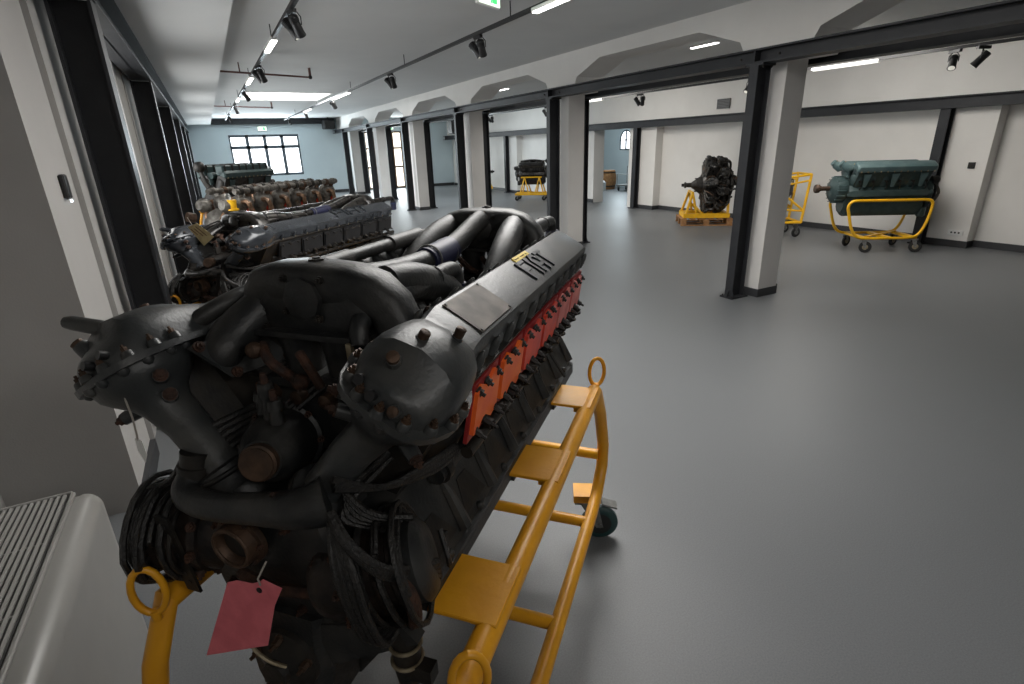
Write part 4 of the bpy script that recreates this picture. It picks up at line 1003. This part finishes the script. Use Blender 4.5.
for x in (-.20,.15,.52): pbox('cross_member',(x,0,.215),(.08,.54,.035),'yellow2',gc)
m=MB(); m.prism([(-.2,-.26,.23),(.52,.26,.23),(.52,.20,.23),(-.14,-.26,.23)],(0,0,.02),'yellow2'); m.build('diagonal_plate',gc,smooth=False)
for x in (-.28,.40): pbox('engine_bearer',(x,0,.77),(.05,.52,.03),'yellow2',gc)
# radial engines ----------------------------------------------------------------
def make_radial(root, z0=.80, R0=.24, R1=.54, k='black_engine'):
    m=MB(); m.lathe((-.22,0,z0),(1,0,0),[(0,.17),(.06,.24),(.30,.25),(.42,.23),(.46,.26),(.60,.25),(.64,.15)],k,26); m.build('crankcase',root,angle=40)
    m=MB(); m.lathe((-.22,0,z0),(-1,0,0),[(0,.18),(.05,.165),(.13,.10),(.19,.065),(.20,.05),(.30,.045),(.31,.062),(.34,.062),(.35,.035),(.40,.03)],'silver' if False else 'iron',22)
    for j in range(10): an=2*PI*j/10; m.box((-.29,math.cos(an)*.135,z0+math.sin(an)*.135),(.12,.012,.02),'engine')
    m.build('nose_case',root,angle=40)
    m=MB()
    m.lathe((0,0,0),(0,0,1),[(R0,.075)]+[q for i in range(13) for q in ((R0+.02+i*.018,.072 if i%1 else .082),(R0+.026+i*.018,.098),(R0+.029+i*.018,.098),(R0+.033+i*.018,.078))]+[(R1-.03,.09)],k,16)
    m.box((0,0,R1-.01),(.16,.15,.07),k,bev=.02); m.box((-.05,.05,R1+.02),(.07,.07,.06),'engine',bev=.015); m.box((-.05,-.05,R1+.02),(.07,.07,.06),'engine',bev=.015)
    m.tube([(-.12,.03,R0),(-.10,.06,R1)],.011,'silver',6); m.tube([(-.12,-.03,R0),(-.10,-.06,R1)],.011,'silver',6)
    m.tube([(.08,.0,R1-.02),(.14,.02,R1-.08),(.16,.04,R0+.1),(.15,.05,R0)],.026,'iron',8,n=3)
    m.cyl((0,.08,R1-.03),(0,.12,R1-.01),.012,'bronze',seg=6); m.tube([(0,.11,R1),(-.08,.12,R1-.10),(-.13,.06,R0+.06)],.006,'copper',5,n=3)
    cyl=m.build('cylinder',root,angle=35)
    first=True
    for row,(x,off) in enumerate(((-.06,0.),(.16,PI/9))):
        for j in range(9):
            o = cyl if first else cyl.copy()
            if not first: C.objects.link(o); o.parent=root
            first=False; o.location=(x,0,z0); o.rotation_euler=(off+2*PI*j/9,0,0)
    m=MB(); m.torus((.33,0,z0),(1,0,0),.30,.03,'iron',30); 
    for j in range(6): an=2*PI*j/6+.3; m.tube([(.33,math.cos(an)*.3,z0+math.sin(an)*.3),(.42,math.cos(an)*.25,z0+math.sin(an)*.25)],.02,'iron',6)
    m.lathe((.42,.08,z0+.1),(1,0,0),[(0,.06),(.12,.06),(.14,.03)],'bronze',12); m.lathe((.42,-.10,z0+.05),(1,0,0),[(0,.07),(.10,.06)],'iron',12)
    m.build('exhaust_collector',root)
RA = math.atan2(-.60,.80)
def radial_stand(root):
    for y in (-.32,.32):
        pbox('base_rail',(0,y,.20),(.92,.06,.09),'yellow2',root)
        m=MB(); m.tube([(-.42,y,.22),(-.30,y*.75,.66)],.028,'yellow2',8); m.tube([(-.20,y,.22),(-.30,y*.75,.66)],.024,'yellow2',8); m.build('upright',root)
        m=MB(); m.tube([(.42,y,.22),(.42,y*.9,.44)],.028,'yellow2',8); m.build('rear_post',root); m=MB(); m.tube([(-.10,y,.24),(-.28,y*.8,.45)],.02,'yellow2',8); m.build('brace',root)
    for x in (-.43,.43): pbox('cross_beam',(x,0,.20),(.07,.68,.09),'yellow2',root)
    m=MB(); m.tube([(-.30,-.26,.66),(-.30,.26,.66)],.028,'yellow2',8); m.tube([(.42,-.3,.44),(.42,.3,.44)],.024,'yellow2',8); m.build('cradle_bar',root)
r1 = thing('aircraft_engine','black two-row radial aircraft engine with finned cylinders','engine',(9.32,8.36,0),RA); make_radial(r1)
rs = thing('engine_stand','low yellow steel stand on a wooden pallet under the radial engine','stand',(9.22,8.42,0),RA); radial_stand(rs)
p = thing('pallet','orange-brown wooden pallet under the yellow stand of the radial engine','pallet',(9.22,8.42,0),RA)
for i in range(6): pbox('top_board',(-.46+.184*i,0,.135),(.11,.82,.02),'wood',p)
for y in (-.36,0,.36):
    pbox('bottom_board',(0,y,.01),(1.04,.09,.02),'wood',p)
    for x in (-.46,0,.46): pbox('block',(x,y,.0725),(.11,.09,.105),'wood',p)
r2 = copy_tree(r1); r2.location=(9.20,19.75,-.03); r2.rotation_euler=(0,0,2.9); tag(r2,'black radial engine half hidden behind the third pillar far away','engine')
s2 = thing('engine_stand','yellow wheeled stand mostly hidden behind the third pillar far away','stand',(9.20,19.75,0),2.9); radial_stand(s2)
for a in (-.4,.4):
    for b in (-.3,.3): caster(s2,a,b,.06,top=.158)
# black V engine on A-frame stand far right -----------------------------------
BA = math.atan2(-.62,.80)+PI
b1 = thing('aircraft_engine','black V-type aircraft engine raised on a yellow trestle in the far bay','engine',(9.25,15.75,0),BA)
far_v12(b1,'black_engine','black_engine','black_engine',z0=.82,L=.82,bh=.30,prop=True)
bc = thing('engine_stand','yellow trestle stand on wheels under the far black engine','stand',(9.25,15.75,0),BA)
for y in (-.30,.30):
    pbox('base_rail',(0,y,.20),(1.05,.07,.06),'yellow2',bc)
    m=MB()
    for x in (-.26,.22): m.tube([(x-.14,y,.22),(x,y*.7,.72)],.022,'yellow2',8); m.tube([(x+.14,y,.22),(x,y*.7,.72)],.022,'yellow2',8)
    m.tube([(-.34,y*.7,.72),(.34,y*.7,.72)],.022,'yellow2',8); m.build('trestle',bc)
for x in (-.5,.5): pbox('cross_beam',(x,0,.20),(.06,.66,.06),'yellow2',bc)
for a in (-.44,.44):
    for b in (-.28,.28): caster(bc,a,b,.07,'tyreblack','black',rot=.4,top=.178)
# yellow frame with engine, half behind the near pillar ------------------------
FA = math.atan2(-.55,.83)
fc = thing('engine_stand','tall yellow triangulated frame on casters showing beside the near pillar','stand',(9.13,6.45,0),FA)
for y in (-.28,.28):
    m=MB()
    P_=[(-.5,y,.26),(.20,y,.26),(.26,y,1.08),(-.26,y,1.02)]
    m.tube([P_[0],P_[1]],.024,'yellow2',8); m.tube([P_[1],P_[2]],.024,'yellow2',8); m.tube([P_[2],P_[3]],.020,'yellow2',8)
    m.tube([(.22,y,.46),(-.22,y,.80)],.018,'yellow2',8); m.tube([(.22,y,.46),(-.3,y,.50)],.018,'yellow2',8); m.tube([(-.40,y,.26),(-.12,y,.74)],.018,'yellow2',8); m.tube([(.245,y,.98),(-.2,y,.90)],.016,'yellow2',8)
    m.build('side_frame',fc)
for x,z in ((-.48,.26),(.20,.26),(.26,1.08)):
    m=MB(); m.tube([(x,-.28,z),(x,.28,z)],.02,'yellow2',8); m.build('cross_tube',fc)
for x in (-.42,.12):
    for y in (-.26,.26): caster(fc,x,y,.085,'tyreblack','zinc',rot=.3,top=.245)
fe = thing('aircraft_engine','small dark engine inside the tall yellow frame behind the near pillar','engine',(9.09,6.47,0),FA)
m=MB(); m.lathe((-.30,0,.80),(1,0,0),[(0,.12),(.1,.17),(.32,.17),(.40,.10)],'iron',18); m.build('crankcase',fe)
for j in range(5):
    an=2*PI*j/5+.3; d=V((0,math.sin(an),math.cos(an))); m=MB()
    m.lathe(V((-.12,0,.80))+d*.14,d,[(0,.055)]+[q for i in range(6) for q in ((.01+i*.018,.055),(.014+i*.018,.072),(.02+i*.018,.072),(.024+i*.018,.055))]+[(.14,.06),(.16,.04)],'black_engine',12); m.build('cylinder',fe,angle=35)
m=MB(); m.lathe((.06,.0,.90),(1,0,0),[(0,.06),(.06,.06),(.08,.04)],'zinc',14); m.torus((.10,.0,.93),(1,0,0),.06,.012,'iron'); m.tube([(.05,.05,.8),(.14,.02,.76),(.12,0,.66),(.04,0,.62)],.012,'copper',6,n=3); m.build('accessory_drive',fe)
# third engine on the left: separate cylinders, copper pipes, red caps ---------
def sep_engine(root, f, n=6, kcyl='silver', tops='red'):
    mb=lambda: MB(f)
    def B(x,w,t,sg): return V((x, sg*(.92*w+.38*t), .80-.38*w+.92*t))
    L=.27*n
    m=mb(); poly=[(0,.16),(-.14,.14),(-.24,.02),(-.24,-.04),(-.16,-.08),(-.12,-.26),(0,-.32)]; poly=poly+[(-a,b) for a,b in poly[-2:0:-1]]
    m.loft([[V((x,y,.80+z)) for y,z in poly] for x in (-L/2-.05,L/2+.05)],'iron'); m.build('crankcase',root,angle=30)
    for sg in (1,-1):
        for i in range(n):
            x=-L/2+.135+.27*i; m=mb(); U_=V((0,sg*.38,.92))
            m.lathe(B(x,0,.10,sg),U_,[(0,.10),(.02,.105),(.03,.092),(.20,.092),(.22,.105),(.30,.10),(.34,.07)],kcyl,16)
            m.lathe(B(x-.05,.0,.42,sg),U_,[(0,.03),(.05,.03),(.06,.02)],'silver',10); m.lathe(B(x+.05,.0,.42,sg),U_,[(0,.03),(.05,.03),(.06,.02)],'bronze',10)
            m.tube([B(x-.06,.05,.40,sg),B(x-.06,.13,.42,sg),B(x-.03,.17,.30,sg)],.026,'copper',8,n=3)
            m.tube([B(x+.04,.08,.36,sg),B(x+.05,.12,.28,sg),B(x+.02,.10,.16,sg)],.012,'white' if i==3 else 'copper',6,n=3)
            c_=m.build('cylinder',root,angle=40)
            m=mb(); m.lathe(B(x,.095,.32,sg),V((0,sg*.92,-.38)),[(0,.038),(.025,.036),(.03,.02)],tops,12); m.build('port_cap',c_)
        m=mb(); m.tube([B(-L/2,0,.50,sg),B(0,0,.505,sg),B(L/2,0,.50,sg)],.030,'silver',12)
        for i in range(2*n): m.lathe(B(-L/2+.07+L/(2*n)*i,0,.50,sg)+V((-.02,0,0)),(1,0,0),[(0,.042),(.04,.042)],random.choice(['silver','iron','bronze']),10)
        m.build('camshaft_housing',root,angle=40)
    m=mb(); m.tube([(-L/2,0,1.13),(-L/4,.02,1.20),(0,-.02,1.15),(L/4,.03,1.2),(L/2,0,1.12)],.035,'copper',10,n=4)
    for i in range(5): m.tube([(-L/2+.3*i,-.12,1.12),(-L/2+.3*i+.08,0,1.22),(-L/2+.3*i+.16,.12,1.12)],.020,random.choice(['copper','silver','zinc']),8,n=4)
    m.build('intake_pipes',root,angle=50)
    m=mb(); m.lathe((-L/2-.05,0,.90),(-1,0,0),[(0,.20),(.08,.18),(.14,.10),(.16,.06)],'silver',20)
    for sg in (1,-1): m.lathe((-L/2-.06,sg*.16,1.12),(-1,0,.2),[(0,.07),(.06,.075),(.10,.05)],'silver',14); m.tube([(-L/2-.08,sg*.16,1.1),(-L/2-.14,sg*.10,1.0),(-L/2-.08,sg*.05,.9)],.02,'copper',8,n=3)
    m.lathe((-L/2-.12,.30,1.0),(-1,.3,.3),[(0,.05),(.08,.05)],'bronze',12); m.build('gear_case',root,angle=40)
e3 = thing('aircraft_engine','weathered aircraft engine with separate cylinders and copper pipes, third in the row','engine',(.74,7.55,0),RZ)
sep_engine(e3, lambda p: V((p.x*1.12,p.y,p.z*1.04)), n=6)
cup = thing('yellow_cap','bright yellow plastic cap on the near end of the third engine','cap',(.155,6.72,1.13))
m=MB(); m.lathe((0,0,-.01),(0,0,1),[(0,.055),(.005,.065),(.02,.065),(.022,.045),(.11,.052),(.115,.048)],'yellow2',18); m.build('shell',cup,angle=40)
c3 = thing('engine_cart','yellow tubular wheeled cart under the third engine','cart',(.74,7.55,0),RZ)
make_cart(c3, lambda p: V(((p.x-1.35)*1.25,p.y*.85,p.z*.75)))
e4 = thing('aircraft_engine','dark blue-green engine with block cylinders, farthest of the left row','engine',(.42,10.6,.10),RZ)
far_v12(e4,'tealdark','iron','tealdark',z0=.92,L=1.1,bh=.42,prop=False)
for i in range(2):
    m=MB(); m.box((-.05,.19-.38*i,1.36),(1.0,.16,.16),'tealdark',bev=.02)
    for q in range(7): m.box((-.5+.15*q,.19-.38*i,1.36),(.02,.18,.18),'iron')
    m.build('cylinder_block',e4,smooth=False)
m=MB(); m.sphere((-.62,.12,1.42),.09,'iron',12); m.tube([(-.55,0,1.0),(-.62,.08,1.25),(-.62,.12,1.42)],.03,'iron',8,n=3); m.build('vent_pipe',e4)
c4 = thing('engine_cart','yellow tubular wheeled cart under the farthest engine of the left row','cart',(.42,10.6,0),RZ)
make_cart(c4, lambda p: V(((p.x-1.35)*.9,p.y*.8,p.z*1.02)))
# buff tag on the second engine
def at2(x,y,z): return world_as(3.6,-3.1)+axv*x+(-sxv)*y+V((0,0,z))
# annexe: stored things seen through the opening --------------------------------
t=thing('barrel','brown wooden barrel stored beyond the opening in the right wall','barrel',(13.6,17.3,0))
m=MB(); m.lathe((0,0,0),(0,0,1),[(0,.24),(.2,.29),(.35,.30),(.5,.29),(.7,.24)],'wood',20); m.build('staves',t)
m=MB(); 
for z in (.1,.6): m.lathe((0,0,z),(0,0,1),[(0,.275),(.04,.275)],'iron',20)
m.build('hoop',t)
t=thing('crate','dark box on the floor beside the barrel beyond the opening','box',(13.3,18.05,0))
m=MB(); m.box((0,0,.25),(.5,.5,.5),'iron',bev=.01); m.box((0,0,.51),(.54,.54,.03),'black'); m.build('box',t,smooth=False)
t=thing('trolley','grey metal push trolley beyond the opening in the right wall','trolley',(13.7,16.3,0),.4)
m=MB(); m.box((0,0,.2),(.8,.5,.04),'zinc'); m.build('deck',t,smooth=False)
m=MB(); m.tube([(.38,-.22,.2),(.38,-.22,.85),(.38,.22,.85),(.38,.22,.2)],.015,'zinc',6); m.tube([(-.38,-.22,.2),(-.38,-.22,.6),(-.38,.22,.6),(-.38,.22,.2)],.015,'zinc',6); m.build('handle',t)
for a in (-.32,.28):
    for b in (-.2,.2): caster(t,a,b,.06,top=.178)
t=thing('steel_drum','pale metal canister on the floor in front of the trolley','canister',(12.9,16.75,0))
m=MB(); m.lathe((0,0,0),(0,0,1),[(0,.12),(.3,.12),(.34,.08),(.38,.03)],'white',16); m.build('body',t)

# ================================================================== light
def area(name, loc, sx_, sy_, power, direction, col=(1,1,1), spread=None):
    l = bpy.data.lights.new(name,'AREA'); l.shape='RECTANGLE'; l.size=sx_; l.size_y=sy_; l.energy=power; l.color=col
    if spread: l.spread=math.radians(spread)
    o = bpy.data.objects.new(name,l); C.objects.link(o); o.location=loc
    o.rotation_euler = V(direction).to_track_quat('-Z','Y').to_euler(); return o
area('skylight_lamp', (2.0,3.1,2.96),1.85,1.75,LP['sk1'],(0,0,-1),(1,.98,.95))  # light of the near skylight, added out of view
area('skylight_lamp', (2.0,15.4,2.96),1.85,1.95,LP['sk2'],(0,0,-1),(.93,.98,1))
area('window_lamp', (2.23,YE-.05,1.62),2.5,1.5,LP['win'],(0,-1,-.1),(.80,.93,1))
area('window_lamp', (7.08,YE-.05,1.3),1.6,2.3,LP['door'],(0,-1,-.1),(.85,.95,1))
area('window_lamp', (14.4,17.5,1.8),.6,.6,LP['annex'],(-1,0,-.1),(.8,.93,1))
area('annexe_lamp', (12.5,16.5,2.9),2,2,LP['annex'],(0,0,-1),(.8,.93,1))
for y0,y1 in winL: area('window_lamp', (-.97,(y0+y1)/2,1.62),y1-y0-.1,1.35,LP['left'],(1,0,-.15),(1,.98,.95))
for (x,y,z,L) in ((2.84,4.35,2.79,.8),(2.84,13.0,2.79,1.6),(2.84,17.6,2.79,1.2),(.87,7.2,2.79,.8),(.87,10.6,2.79,.8),(.87,14.2,2.79,.8)):
    area('track_lamp',(x,y,z),.06,L,LP['track'],(0,0,-1),(1,.97,.92))
for (x,y,z,L) in ((7.75,4.9,2.54,.9),(7.75,10.6,2.54,.9),(7.75,17.0,2.54,.9)):
    area('bay_soft_fill',(x,y,2.93),1.6,2.6,LP['right'],(.3,0,-1),(1,.965,.91) if y<14 else (.85,.95,1))  # soft bounce-like panels added under the bay ceiling, broader than its track lamps
for (x,y) in ((7.6,1.2),(7.6,6.8),(7.6,13.)):
    area('ceiling_bounce_lamp',(x,y,.9),.8,1.2,LP['bounce'],(.3,0,1),(1,.98,.95)) if LP['bounce'] else None
area('camera_side_fill',(-.1,-1.3,2.7),.5,1.2,LP['fill'],(.25,1.3,-.85),(1,.97,.93))  # unseen fill added behind the camera to brighten the engine front
area('camera_side_fill',(1.6,-2.2,2.9),.6,.6,8,(-.2,1.3,-.9),(1,.97,.93),90)  # second unseen fill, also added behind the camera
w = bpy.data.worlds.new('world'); bpy.context.scene.world = w; w.use_nodes=True
w.node_tree.nodes['Background'].inputs[0].default_value=(.75,.85,1,1); w.node_tree.nodes['Background'].inputs[1].default_value=.6
vs = bpy.context.scene.view_settings
vs.view_transform='Standard'; vs.look='None'; vs.exposure=0.; vs.gamma=1.
